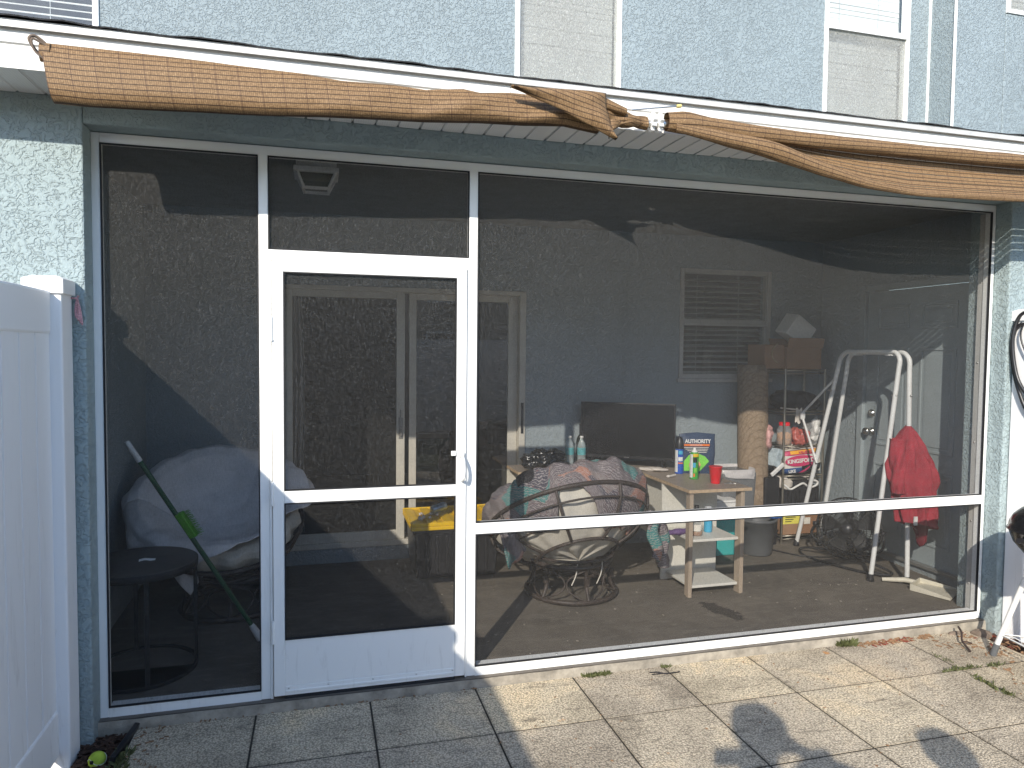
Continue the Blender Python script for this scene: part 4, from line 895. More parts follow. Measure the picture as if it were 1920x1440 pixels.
q = MB(); q.box(2.44, 2.458, 1.56, 1.86, fz(1.7)-.003, DZ-.0205); obj('side_panel', q, DESKW, T)
q = MB(); q.box(3.35, 3.368, 1.10, 1.86, .28, DZ-.0205); obj('side_panel', q, DESKW, T)
q = MB(); q.box(2.46, 3.349, 1.80, 1.816, .30, DZ-.0205); obj('modesty_panel', q, DESKW, T)

# TV, diagonal in the corner
tc_ = Vector((3.245, 1.60, 0)); ta = math.atan2(-.42, .62); tw, th_ = .735, .435; tz = DZ+.065
T = thing('television', (tc_.x, tc_.y, DZ), 'flat black television standing across the corner of the desk', 'television')
def tv(x, y, z): return (tc_.x+x*cos(ta)-y*sin(ta), tc_.y+x*sin(ta)+y*cos(ta), z)
q = MB(); q.obox(tv(0, .018, tz+th_/2), (tw, .035, th_), (0, 0, ta)); q.obox(tv(0, .05, tz+th_*.4), (tw*.6, .04, th_*.5), (0, 0, ta)); obj('case', q, BLACKP, T, .003)
q = MB(); q.obox(tv(0, -.0005, tz+th_/2+.008), (tw-.018, .004, th_-.034), (0, 0, ta)); obj('display', q, SCREENBLK, T)
for s2 in (-1, 1): q = MB(); q.tube([tv(s2*.26, .02, tz+.006), tv(s2*.29, -.055, DZ+.006)], .009, 8); q.tube([tv(s2*.26, .03, tz+.006), tv(s2*.29, .095, DZ+.006)], .009, 8); obj('foot', q, BLACKP, T)
q = MB(); q.obox(tv(.0, -.003, tz+.012), (.04, .003, .006), (0, 0, ta)); obj('badge', q, STEEL, T)

# things on the desk
def water_bottle(x, y, full, lab):
    T = thing('water_bottle', (x, y, DZ), lab, 'bottle', 'water bottles on the desk')
    q = MB(); q.lathe([(0, 0), (.030, 0), (.033, .006), (.0325, .03), (.034, .045), (.0325, .06), (.034, .075), (.033, .12), (.033, .155), (.026, .18), (.014, .2), (.0125, .215), (0, .215)], (x, y, DZ), 22); obj('body', q, BOTTLE, T)
    q = MB(); q.lathe([(.0345, .085), (.0345, .14)], (x, y, DZ), 22); obj('label', q, TEALL, T)
    q = MB(); q.lathe([(0, .214), (.0145, .214), (.0145, .228), (.012, .231), (0, .231)], (x, y, DZ), 16); obj('cap', q, WHITEP, T)
water_bottle(2.845, 1.79, 1, 'dim clear water bottle standing in shade beside the black bag heap on the desk')
water_bottle(2.935, 1.765, 1, 'sunlit clear water bottle nearer the television on the desk')
T = thing('wine_bottle', (2.955, 1.83, DZ), 'tall dark wine bottle behind the sunlit water bottle', 'bottle')
q = MB(); q.lathe([(0, 0), (.037, 0), (.038, .01), (.038, .19), (.030, .215), (.015, .235), (.0145, .26)], (2.955, 1.83, DZ), 22); obj('body', q, GREENGL, T); q = MB(); q.lathe([(.0155, .25), (.0155, .31), (.0165, .312), (.0165, .32), (0, .322)], (2.955, 1.83, DZ), 16); obj('foil', q, BLACKP, T)
q = MB(); q.blob((2.60, 1.70, DZ+.062), (.34, .22, .13), (0, 0, .1), (.9, .9), .055, 14, 3, 70, 40); q.blob((2.70, 1.66, DZ+.035), (.16, .13, .06), (0, 0, .5), (.9, .9), .03, 20, 8, 40, 24); tag(obj('bin_bag', q, BINBAG), 'crumpled shiny black plastic bag lying at the left end of the desk', 'plastic bag')
q = MB(); q.blob((3.03, 1.83, DZ+.13), (.16, .07, .28), (0, -.35, 0), (.9, .9), .05, 18, 5, 50, 40); tag(obj('bin_bag', q, BINBAG), 'black plastic bag standing squeezed behind the left edge of the television', 'plastic bag')
q = MB(); 
for k in range(3): q.blob((3.33+.035*k, 1.40-.025*k, DZ+.013+.003*k), (.13, .06, .022), (.1, .05, -.5+.25*k), (.8, .8), .012, 25, k, 26, 14)
tag(obj('work_glove', q, CLOTHW), 'pale cloth gloves dropped on the desk in front of the television', 'gloves')
q = MB(); q.tube([(3.345, 1.10, DZ+.010), (3.415, 1.135, DZ+.012)], .009, 8); q.blob((3.342, 1.098, DZ+.012), (.03, .026, .022), e=(1, 1), nu=12, nv=8); tag(obj('lighter', q, CLOTHW), 'small off-white lighter lying alone on the desk', 'lighter')
q = MB(); q.tube(smooth_path([(3.60, .80, DZ+.004), (3.66, .81, DZ+.006), (3.69, .83, DZ+.005)]), .004, 6); q.tube([(3.655+.014*cos(k*.8), .80+.010*sin(k*.8), DZ+.004) for k in range(8)], .002, 5, True); q.tube(smooth_path([(3.67, .80, DZ+.003), (3.69, .785, DZ+.004), (3.71, .79, DZ+.003)]), .003, 6); tag(obj('key_ring', q, STEEL), 'small metal keys near the front edge of the desk', 'keys')
def can(x, y, h, r, top, label, nm='spray_can'):
    T = thing(nm, (x, y, DZ), label, 'spray can'); return T
x, y = 3.515, 1.26
T = can(x, y, .2, .03, 0, 'blue and white spray can with a tall black cap beside the television')
vd = Vector((x-CX, y-CY, 0)).normalized(); ang = math.atan2(-vd.y, -vd.x)
def can_body(T, x, y, r, z0, z1, mat, bands, capmat, capprof):
    q = MB(); q.lathe([(0, z0), (r, z0), (r+.0015, z0+.004), (r, z0+.008), (r, z1-.006), (r+.001, z1-.003), (r-.006, z1+.004), (r*.55, z1+.012), (0, z1+.012)], (x, y, DZ), 26); obj('can_body', q, mat, T)
    for a0, a1, za, zb, mt in bands:
        q = MB(); nb = 10; v = []
        for k in range(nb+1):
            a = ang+a0+(a1-a0)*k/nb; v += [(x+(r+.0012)*cos(a), y+(r+.0012)*sin(a), DZ+za), (x+(r+.0012)*cos(a), y+(r+.0012)*sin(a), DZ+zb)]
        q.add(v, [(2*k, 2*k+2, 2*k+3, 2*k+1) for k in range(nb)], True); obj('label_print', q, mt, T)
    q = MB(); q.lathe(capprof, (x, y, DZ), 22); obj('cap', q, capmat, T)
can_body(T, x, y, .031, 0, .185, BLUEP, [(-1.6, -.35, .012, .175, TINWHITE), (-.3, 1.2, .012, .075, BLUEP), (-.3, 1.0, .075, .085, ORANGE), (-.25, .9, .095, .125, TINWHITE), (-.2, .8, .145, .172, CYAN)], BLACKP, [(.0315, .184), (.0315, .225), (.027, .238), (.02, .262), (.013, .272), (0, .273)])
x, y = 3.507, 1.03
T = can(x, y, .2, .03, 0, 'green and white spray can with a white nozzle on the desk end')
can_body(T, x, y, .030, 0, .185, GREENP, [(-1.6, -.35, .012, .178, TINWHITE), (-.3, 1.2, .160, .182, YELLOW), (-.25, .6, .12, .155, BLACKP), (-.3, .3, .085, .118, CYAN), (.0, .6, .05, .082, LIME), (-.2, .2, .02, .042, ORANGE)], WHITEP, [(.022, .19), (.019, .202), (.009, .207), (.009, .222), (0, .224)])
x, y = 3.565, .845
T = thing('plastic_cup', (x, y, DZ), 'red plastic party cup with a white inside at the front of the desk', 'cup')
q = MB(); q.lathe([(0, 0), (.031, 0), (.031, .006), (.034, .03), (.0355, .032), (.038, .06), (.0395, .062), (.0445, .112), (.047, .114), (.0455, .118)], (x, y, DZ), 28); obj('outside', q, REDP, T)
q = MB(); q.lathe([(0, .008), (.029, .008), (.044, .113)], (x, y, DZ), 28); obj('inside', q, WHITEP, T)
# treat pouch
pc = Vector((3.655, 1.27, DZ)); pa = radians(-13); pw, ph_ = .275, .30
def pu(x, y, z): return pc+Vector((x*cos(pa)-y*sin(pa), x*sin(pa)+y*cos(pa), z))
T = thing('treat_pouch', tuple(pc), 'navy stand-up pouch with white lettering and a green leaf patch on the desk', 'pouch')
q = MB()
def pou(u, v):
    a = 2*pi*u; dpt = .045*(1-v)**.7+.004; sx_ = math.copysign(abs(cos(a))**.35, cos(a)); sy_ = math.copysign(abs(sin(a))**.7, sin(a))
    w_ = pw/2*(1-.02*sin(v*9)); return pu(sx_*w_+.012*v, sy_*dpt+.012*v+.004*mnoise.noise(Vector((sx_*3, v*6, 2))), ph_*v-.012*v*abs(sx_))
q.grid(pou, 60, 24); obj('pouch_film', q, NAVY, T)
fy = lambda z: -.045*(1-z/ph_)**.7-.004+.012*z/ph_-.006
R_ = (cos(pa), sin(pa), 0); U_ = (0, .10, 1)
text('lettering', 'AUTHORITY', .040, pu(.010, fy(.235), .235), R_, U_, WHITEP, T, bold=.0012, sx=.86)
q = MB(); q.obox(pu(-.005, fy(.21), .208), (.205, .003, .015), (-.1, 0, pa)); obj('red_strip', q, ORANGE, T)
q = MB()
for k in range(4): q.obox(pu(-.005+.004*k, fy(.19-.012*k), .190-.0115*k), (.19-.02*k, .002, .0042), (-.1, 0, pa))
obj('small_print', q, LABEL, T)
text('lettering', 'DEHYDRATED', .013, pu(-.005, fy(.205)-.003, .208), R_, U_, WHITEP, T, sx=1.1)
q = MB(); pts = [pu(-.10, fy(.05), .02), pu(.02, fy(.03), .02), pu(.09, fy(.09), .09), pu(.06, fy(.12), .125), pu(.0, fy(.15), .150), pu(-.06, fy(.14), .135), pu(-.10, fy(.1), .09)]
q.add(pts, [tuple(range(7))]); obj('leaf_print', q, LIME, T)
q = MB(); q.add([pu(.0+.045*cos(k*.7)-.02, fy(.06)-.003, .065+.035*sin(k*.7)) for k in range(9)], [tuple(range(9))]); obj('food_print', q, PEACH, T)
# shelf of the tower
x, y, z0 = 3.40, .80, .414
T = thing('spirit_bottle', (x, y, z0), 'clear spirit bottle with a little amber drink on the desk shelf', 'bottle')
q = MB(); q.lathe([(0, 0), (.040, 0), (.044, .006), (.044, .085), (.038, .105), (.018, .128), (.014, .15), (.0155, .165)], (x, y, z0), 24); obj('glass', q, GLASSB, T)
q = MB(); q.lathe([(0, .003), (.040, .003), (.041, .03), (0, .03)], (x, y, z0), 24); obj('drink', q, WHISKY, T)
q = MB(); q.lathe([(.0165, .16), (.0165, .2), (.0145, .204), (0, .204)], (x, y, z0), 18); obj('cap', q, BLACKP, T)
q = MB(); q.add([(x+.0446*cos(a), y+.0446*sin(a), z0+z) for z in (.035, .08) for a in [ang-.7+1.4*k/10 for k in range(11)]], [(k, k+1, k+12, k+11) for k in range(10)], True); obj('label', q, LABEL, T)
x, y = 3.525, .86
T = thing('sanitiser_bottle', (x, y, z0), 'small light blue bottle with a grey cap on the desk shelf', 'bottle')
q = MB(); q.lathe([(0, 0), (.026, 0), (.028, .006), (.028, .12), (.024, .135), (0, .135)], (x, y, z0), 20); obj('body', q, CYAN, T); q = MB(); q.lathe([(.025, .136), (.025, .17), (.02, .18), (0, .18)], (x, y, z0), 20); obj('cap', q, M('pale_grey_cap', (.45, .47, .50), .5), T)
q = MB(); q.blob((3.30, .84, .432), (.24, .05, .035), (0, 0, .1), (.8, .8), .014, 25, 6, 40, 16); tag(obj('leash', q, PURPLE), 'rolled purple webbing poking out of the desk shelf on the left', 'leash')

# ------------------------------------------------------------------ bins behind the desk
T = thing('trash_bin', (4.20, 1.66, fz(1.66)), 'smoky clear trash bin with a white liner behind the desk', 'bin')
q = MB(); q.obox((4.20, 1.66, .38), (.26, .26, .62), (0, 0, 0), (1.22, 1.12)); obj('tub', q, CLEARBIN, T, .02)
q = MB()
def liner(u, v):
    a = 2*pi*u; sx_ = math.copysign(abs(cos(a))**.45, cos(a)); sy_ = math.copysign(abs(sin(a))**.45, sin(a))
    k = .008*mnoise.noise(Vector((u*30, v*3, 0))); return (4.20+sx_*(.168+k+.004*v), 1.66+sy_*(.155+k+.004*v), .712-.06*v-.02*v*sin(u*9))
q.grid(liner, 80, 6); q.grid(lambda u, v: (4.20+(math.copysign(abs(cos(2*pi*u))**.45, cos(2*pi*u)))*(.165-.04*v), 1.66+math.copysign(abs(sin(2*pi*u))**.45, sin(2*pi*u))*(.152-.04*v), .712-.3*v), 60, 4); o = obj('liner', q, clear_mat('white_bin_liner', (.9, .87, .86), .65, .2), T)
T = thing('bucket', (4.31, 1.44, fz(1.44)), 'dark grey bucket on the porch floor beside the desk', 'bucket')
q = MB(); z0 = fz(1.44)-.002; q.lathe([(0, 0), (.118, 0), (.122, .008), (.150, .262), (.158, .264), (.158, .285), (.151, .287), (.146, .27), (.115, .012), (0, .012)], (4.31, 1.44, z0), 40); obj('tub', q, DKGREY, T)
q = MB(); q.obox((4.42, 1.36, .355), (.13, .05, .022), (0, .12, .35)); tag(obj('hand_brush', q, M('bright_blue_plastic', (.03, .16, .55), .4), None, .008), 'bright blue plastic handle lying across the dark grey bucket rim', 'handle')
T = thing('storage_tub', (4.0, 1.5, fz(1.5)), 'teal plastic tub with a white lid half hidden behind the desk', 'tub')
q = MB(); q.obox((4.02, 1.52, .21), (.17, .22, .31), (0, 0, 0), (1.12, 1.1)); obj('tub', q, TEAL, T, .012)
q = MB(); q.obox((4.02, 1.52, .42), (.19, .24, .12), (0, 0, 0), (.96, .96)); q.obox((4.02, 1.52, .486), (.2, .25, .02)); obj('lid', q, WHITEP, T, .008)
T = thing('tall_bin', (4.53, 1.68, fz(1.68)), 'tall narrow black bin between the rolled carpet and the wire shelf', 'bin')
q = MB(); q.obox((4.55, 1.70, .34), (.13, .22, .57), (0, 0, 0), (1.1, 1.1)); obj('tub', q, BLACKP, T, .012)
q = MB(); RC = MB()
def rug(u, v):
    z = .05+1.50*v; lean = .05*(1-v)
    a = 2*pi*u*2.6; r = .128-.012*u
    return (4.44+.03*(1-v)+r*cos(a), 1.735-.02*(1-v)+r*sin(a)*.95, z)
q.grid(rug, 140, 14, uvf=lambda u, v: (u*2, v*1.5)); o = obj('rolled_carpet', q, RUG); m_ = o.modifiers.new('th', 'SOLIDIFY'); m_.thickness = .006
tag(o, 'rolled beige patterned carpet standing on end under the porch window', 'carpet')

# ------------------------------------------------------------------ wire shelf and its load
T = thing('wire_shelf', (4.86, 1.74, fz(1.74)), 'chrome wire shelf unit in the back right corner', 'shelf')
px0, px1, py0, py1 = 4.66, 5.045, 1.60, 1.865
for x in (px0, px1):
    for y in (py0, py1): q = MB(); q.tube([(x, y, fz(y)-.004), (x, y, 1.52)], .0105, 9); obj('post', q, CHROME, T)
for z in (1.505, 1.165, .875, .625, .12):
    q = MB(); q.tube([(px0, py0, z), (px1, py0, z), (px1, py1, z), (px0, py1, z)], .006, 6, True); q.tube([(px0, py0, z-.025), (px1, py0, z-.025), (px1, py1, z-.025), (px0, py1, z-.025)], .0035, 6, True)
    for k in range(15): x = px0+(px1-px0)*k/14; q.tube([(x, py0, z+.004), (x, py1, z+.004)], .0022, 4)
    obj('shelf_rack', q, CHROME, T)
T = thing('cardboard_box', (4.78, 1.73, 1.515), 'brown cardboard box on top of the wire shelf', 'box')
q = MB(); q.box(4.68, 5.02, 1.62, 1.84, 1.516, 1.70); obj('carton', q, CARD, T, .003)
q = MB(); q.obox((4.85, 1.60, 1.735), (.345, .004, .085), (.25, 0, 0)); q.obox((4.85, 1.85, 1.735), (.345, .004, .085), (-.35, 0, 0)); obj('flap', q, CARD, T)
T = thing('cardboard_box', (4.57, 1.76, 1.515), 'second brown box with a pale cord, left of the box under the white foam', 'box')
q = MB(); q.obox((4.565, 1.74, 1.62), (.21, .20, .20), (0, 0, .15)); obj('carton', q, CARD, T, .003)
q = MB(); q.tube(smooth_path([(4.60, 1.635, 1.73), (4.56, 1.63, 1.69), (4.545, 1.63, 1.64), (4.57, 1.632, 1.59), (4.60, 1.63, 1.57)]), .004, 6); obj('cord', q, M('tan_cord', (.5, .4, .25), .8), T)
q = MB(); q.obox((4.82, 1.70, 1.845), (.235, .16, .19), (.15, radians(32), .1)); tag(obj('foam_block', q, FOAM, None, .012, 3), 'white foam block tilted on edge on the top cardboard box', 'foam block')
q = MB(); q.blob((4.85, 1.73, 1.245), (.40, .24, .17), (0, .06, 0), (.8, .7), .04, 9, 11, 50, 26); tag(obj('duffel_bag', q, M('black_nylon', (.016, .016, .018), .6, var=.2, bs=.5, bscale=50)), 'black soft bag on the second tier of the wire shelf', 'bag')
q = MB(); q.obox((4.74, 1.64, 1.185), (.16, .06, .012), (.0, .1, .2)); q.grid(lambda u, v: (4.76+.06*u, 1.592-.006*sin(v*6), 1.19-.12*v+.01*sin(u*8)), 8, 10); o = obj('cleaning_cloth', q, CLOTHW); tag(o, 'white rag hanging over the second tier edge of the wire shelf', 'rag')
T = thing('snack_jar', (4.705, 1.66, .885), 'clear jar of nuts with a red lid on the middle tier of the wire shelf', 'jar')
q = MB(); q.lathe([(0, 0), (.058, 0), (.062, .008), (.062, .12), (.045, .155), (.04, .165)], (4.71, 1.665, .884), 24); obj('jar', q, BAGCLR, T)
q = MB(); q.lathe([(0, .004), (.057, .004), (.057, .095), (.03, .105), (0, .105)], (4.71, 1.665, .884), 24); obj('nuts', q, NUTS, T)
q = MB(); q.lathe([(.044, .16), (.044, .185), (.04, .189), (0, .189)], (4.71, 1.665, .884), 24); obj('lid', q, REDP, T)
for k, (c, d, m_, lb) in enumerate([((4.83, 1.66, .945), (.13, .14, .13), M('red_printed_film', (.42, .10, .08), .35, var=.6, scale=45), 'red and white snack bag right of the red lidded jar'), ((4.96, 1.70, .97), (.17, .18, .19), BAGCLR, 'bundle of clear plastic bags under the right end of the wire shelf tier'), ((4.99, 1.63, 1.0), (.09, .06, .17), WHITEP, 'white wrapped packet at the right post of the wire shelf')]):
    q = MB(); q.blob(c, d, (0, .1, .3), (.7, .7), .035, 16, k+20, 44, 26); tag(obj('snack_bag' if k == 0 else 'plastic_bag' if k == 1 else 'packet', q, m_), lb, 'bag')
q = MB(); q.blob((4.54, 1.66, .95), (.07, .10, .20), (0, .1, .3), (.6, .6), .02, 20, 33, 26, 18); tag(obj('snack_bag', q, M('pink_white_film', (.5, .28, .26), .4, var=.7, scale=35)), 'pink and white bag squeezed beside the carpet roll', 'bag')
# charcoal bag
T = thing('charcoal_bag', (4.85, 1.70, .64), 'printed charcoal sack lying on the wire shelf, white lettering on a magenta oval', 'sack')
cb = Vector((4.85, 1.685, .752)); ca = radians(-10); tilt = radians(6)
def cbp(x, y, z): X = x*cos(tilt)-z*sin(tilt); Z = x*sin(tilt)+z*cos(tilt); return cb+Vector((X*cos(ca)-y*sin(ca), X*sin(ca)+y*cos(ca), Z))
bd, bh, bl_ = .085, .118, .205
def sackp(x, z, off=0):        # front surface of the sack
    k = max(0, 1-(abs(x)/bl_)**4-(abs(z)/bh)**4)**.5; return cbp(x, -bd*k-off, z)
q = MB(); q.grid(lambda u, v: sackp((2*u-1)*bl_*.985, (2*v-1)*bh*.985, .006*mnoise.noise(Vector((u*7, v*6, 1)))), 40, 26)
q.grid(lambda u, v: cbp((2*u-1)*bl_*.985, bd*max(0, 1-abs(2*u-1)**4-abs(2*v-1)**4)**.5, (2*v-1)*bh*.985), 20, 14); q.grid(lambda u, v: cbp((2*u-1)*bl_*.8, -.05+.10*v+.01*sin(u*20), bh*.8+.045+.018*sin(u*17+v*5)-.05*(2*u-1)**2), 30, 8)
obj('sack', q, M('printed_white_paper', (.62, .59, .54), .7, var=.12, scale=14, bs=.4, bscale=18, bdist=.01), T)
def decal(name, pts, mat, off=.007):
    q = MB(); c = sum((Vector((a, b_, 0)) for a, b_ in pts), Vector())/len(pts); V = [sackp(c.x, c.y, off)]
    K = 4
    for r in range(1, K+1): V += [sackp(c.x+(a-c.x)*r/K, c.y+(b_-c.y)*r/K, off) for a, b_ in pts]
    n_ = len(pts); F_ = [(0, 1+i, 1+(i+1) % n_) for i in range(n_)]
    for r in range(K-1): F_ += [(1+r*n_+i, 1+(r+1)*n_+i, 1+(r+1)*n_+(i+1) % n_, 1+r*n_+(i+1) % n_) for i in range(n_)]
    q.add(V, F_, True); obj(name, q, mat, T)
def rect(x0, x1, z0, z1, n=10): return [(x0+(x1-x0)*i/n, z0) for i in range(n)]+[(x1, z0+(z1-z0)*i/3) for i in range(3)]+[(x1-(x1-x0)*i/n, z1) for i in range(n)]+[(x0, z1-(z1-z0)*i/3) for i in range(3)]
decal('red_band', rect(-.185, .185, .052, .092), PINK); decal('yellow_band', rect(-.09, .17, .060, .088), M('orange_yellow_print', (.80, .38, .03), .5, var=.1), .0095)
decal('blue_band', rect(-.185, .0, -.105, -.055), M('deep_blue_print', (.03, .09, .26), .5, var=.1)); decal('black_band', rect(.0, .185, -.105, -.035), BLACKP)
decal('magenta_band', [(-.02, -.105), (.03, -.105), (.155, -.005), (.12, .005)], PINK, .009)
decal('oval', [(.13*cos(2*pi*k/24)-.01, .002+.046*sin(2*pi*k/24)) for k in range(24)], PINK, .010)
rv = Vector(cbp(1, 0, 0))-Vector(cbp(0, 0, 0)); uv_ = Vector(cbp(0, 0, 1))-Vector(cbp(0, 0, 0))
text('lettering', 'KINGSFORD', .046, sackp(-.01, .002, .016), rv, uv_, WHITEP, T, bold=.0014, sx=.92); text('lettering', 'VALUE SIZE', .026, sackp(.04, .074, .022), rv, uv_, PINK, T, bold=.0008, sx=.95); text('lettering', 'LIKE', .034, sackp(-.09, -.080, .022), rv, uv_, WHITEP, T, bold=.001)
q = MB(); q.obox((4.585, 1.57, .69), (.16, .02, .032), (0, -.55, .2)); o = obj('wall_bracket', q, WHITEP, None, .006); tag(o, 'white slotted plastic bracket sticking out left of the charcoal sack', 'bracket')
q = MB(); q.obox((4.60, 1.66, .78), (.06, .14, .15), (.0, .35, .2)); tag(obj('carton', q, M('pale_blue_card', (.42, .50, .54), .7, var=.3, scale=30), None, .003), 'pale blue and white carton leaning at the left end of the charcoal sack', 'carton')
q = MB(); q.blob((4.97, 1.72, .72), (.13, .16, .12), (0, .2, .2), (.7, .7), .03, 16, 41, 36, 22); tag(obj('snack_bag', q, M('magenta_film', (.40, .03, .09), .35, var=.5, scale=30)), 'magenta plastic bag at the right end of the charcoal sack', 'bag')
T = thing('crate', (4.85, 1.73, .13), 'black crate of shoes and cloth under the charcoal sack', 'crate')
q = MB(); z0, z1 = .36, .53
q.box(4.67, 5.03, 1.615, 1.62, z0, z1); q.box(4.67, 5.03, 1.84, 1.845, z0, z1); q.box(4.67, 4.675, 1.62, 1.84, z0, z1); q.box(5.025, 5.03, 1.62, 1.84, z0, z1); q.box(4.675, 5.025, 1.62, 1.84, z0, z0+.006); obj('crate_body', q, BLACKP, T)
q = MB(); 
for k in range(9): q.box(4.68+.04*k, 4.692+.04*k, 1.610, 1.615, z0+.02, z1-.03)
obj('crate_rib', q, BLACKP, T)
T = thing('shoe', (4.85, 1.66, .53), 'black shoe with a white zigzag sole lying in the crate on the wire shelf', 'shoe')
q = MB(); q.blob((4.83, 1.68, .555), (.30, .12, .09), (.1, .05, 0), (.8, .7), .02, 12, 51, 40, 22); obj('upper', q, M('black_shoe_fabric', (.02, .02, .022), .8), T)
q = MB(); q.tube(smooth_path([(4.68, 1.605, .555), (4.735, 1.60, .515), (4.80, 1.598, .54), (4.86, 1.598, .56), (4.92, 1.598, .525), (4.99, 1.60, .54), (5.0, 1.602, .57), (4.95, 1.604, .585)], 5), .009, 6); obj('sole', q, WHITEP, T)
q = MB(); q.blob((4.70, 1.68, .57), (.14, .14, .09), (0, .3, 0), (.7, .7), .03, 14, 53, 34, 20); q.blob((4.95, 1.70, .575), (.14, .12, .08), (0, -.2, 0), (.7, .7), .03, 14, 54, 34, 20); tag(obj('laundry', q, CLOTHW), 'white cloth stuffed round the shoe in the black crate', 'cloth')
T = thing('carton', (4.76, 1.72, .13), 'tall brown carton with a yellow label on the bottom tier of the wire shelf', 'box')
q = MB(); q.box(4.675, 4.855, 1.61, 1.80, .128, .345); obj('box_body', q, CARD, T, .003); q = MB(); q.box(4.68, 4.84, 1.6065, 1.6095, .22, .335); obj('yellow_label', q, YLABEL, T)
q = MB()
for k in range(5): q.box(4.70, 4.76+.02*(k % 3), 1.604, 1.6063, .238+.018*k, .244+.018*k)
obj('small_print', q, BLACKP, T)
T = thing('carton', (4.95, 1.72, .13), 'brown carton with a small white label, right on the bottom tier of the wire shelf', 'box')
q = MB(); q.box(4.862, 5.03, 1.615, 1.80, .128, .335); obj('box_body', q, M('darker_cardboard', (.26, .135, .07), .9), T, .003); q = MB(); q.box(4.89, 4.95, 1.612, 1.6145, .21, .265); obj('white_label', q, LABEL, T)

# ------------------------------------------------------------------ white A-frame stand, jacket, fan, dustpan, cable
T = thing('folding_stand', (4.85, 1.1, fz(1.1)), 'white tubular A-frame stand with black feet in front of the back door', 'stand')
zt = 1.665; tr_ = .0165
def ubar(f1, f2, t1, t2):
    t1, t2, f1, f2 = map(Vector, (t1, t2, f1, f2)); q = MB()
    u1 = (f1-t1).normalized(); w_ = (t2-t1).normalized(); u2 = (f2-t2).normalized()
    q.tube([f1, t1+u1*.12]+smooth_path([t1+u1*.12, t1+u1*.06, t1+(u1+w_)*.022, t1+w_*.06, t1+w_*.12], 4)[1:]+smooth_path([t2-w_*.12, t2-w_*.06, t2+(u2-w_)*.022, t2+u2*.06, t2+u2*.12], 4)+[f2], tr_, 12)
    return q
fa, fb = Vector((4.758, 1.533, .075)), Vector((4.729, .682, .055)); fc, fd = Vector((4.950, 1.493, .072)), Vector((4.946, .579, .05))
obj('inverted_leg_frame', ubar(fa, fb, (4.88, 1.215, zt), (4.88, .635, zt)), WHITEM, T); obj('inverted_leg_frame', ubar(fc, fd, (4.925, 1.185, zt-.004), (4.935, .615, zt-.004)), WHITEM, T)
q = MB()
for y in (1.10, .74): q.box(4.872, 4.945, y-.035, y+.035, zt-.028, zt-.012)
obj('hinge_bracket', q, WHITEM, T, .003)
for f_ in (fa, fb, fc, fd): q = MB(); q.lathe([(0, fz(f_.y)-.003-f_.z), (.026, fz(f_.y)-.003-f_.z), (.024, fz(f_.y)+.012-f_.z), (.020, .012), (.0185, .03)], f_, 16); obj('foot', q, BLACKP, T)
q = MB(); q.tube([(4.865, 1.27, 1.45), (4.80, 1.56, 1.155)], .0095, 9); q.tube([(4.80, 1.56, 1.15), (4.80, 1.555, 1.12), (4.795, 1.36, .77)], .0095, 9); q.blob((4.80, 1.555, 1.135), (.04, .03, .07), nu=14, nv=10); obj('brace_arm', q, WHITEM, T)
q = MB()
for P_q in ((4.842, 1.29, 1.36), (4.848, .648, 1.36), (4.926, 1.25, 1.36), (4.936, .605, 1.36)): q.blob(P_q, (.014, .05, .014), nu=10, nv=8)
obj('bolt', q, STEEL, T)
# jacket
T = thing('jacket', (4.94, .6, 1.14), 'red corduroy jacket hung on the right leg of the white stand', 'jacket')
q = MB()
JW = [(0, .02), (.06, .06), (.18, .105), (.40, .145), (.55, .145), (.62, .125), (.8, .115), (1, .125)]; JX = [(0, 4.93), (.2, 4.93), (.5, 4.94), (.8, 4.97), (1, 4.99)]; JY = [(0, .60), (.3, .585), (.6, .57), (1, .55)]
def jac(u, v):
    a = 2*pi*u; w_ = lerp_poly(JW, v); z = 1.150-.70*v-.03*v*sin(a*1+.5)
    f_ = 1+(.46*abs(sin(a*3.5+v*3+1.2*mnoise.noise(Vector((cos(a), sin(a), v*3)))))-.15+.12*sin(a*11-v*4)+.16*mnoise.noise(Vector((cos(a)*3, sin(a)*3, v*3))))*min(1, v*2.5)
    dx, dy = w_*.86*cos(a)*f_, .065*(.6+.5*v)*sin(a)*f_
    t_ = radians(-38); return (lerp_poly(JX, v)+dx*cos(t_)-dy*sin(t_), lerp_poly(JY, v)+dx*sin(t_)+dy*cos(t_), z)
q.grid(jac, 110, 50); obj('jacket_body', q, RED, T)
q = MB()
def slv(u, v):
    a = 2*pi*u; r = (.062-.010*v)*(1+.12*sin(a*4+v*11)+.1*mnoise.noise(Vector((cos(a)*2, sin(a)*2, v*6))))
    return (4.845+.01*v+r*cos(a)*.9, .60-.015*v+r*.8*sin(a), 1.06-.38*v+.07*sin(pi*v)*cos(a)*.3)
q.grid(slv, 60, 34); obj('sleeve', q, RED, T)
q = MB(); q.grid(lambda u, v: (4.99+.07*(2*u-1)*(1-v)+.03*v, .54+.03*sin(u*6), .47-.17*v*(1-.3*abs(2*u-1))), 16, 12); o = obj('hood', q, M('dark_red_lining', (.14, .012, .02), .9), T); m_ = o.modifiers.new('th', 'SOLIDIFY'); m_.thickness = .01
q = MB(); q.box(4.90, 4.925, .485, .495, .47, .53); obj('care_tag', q, WHITEP, T)
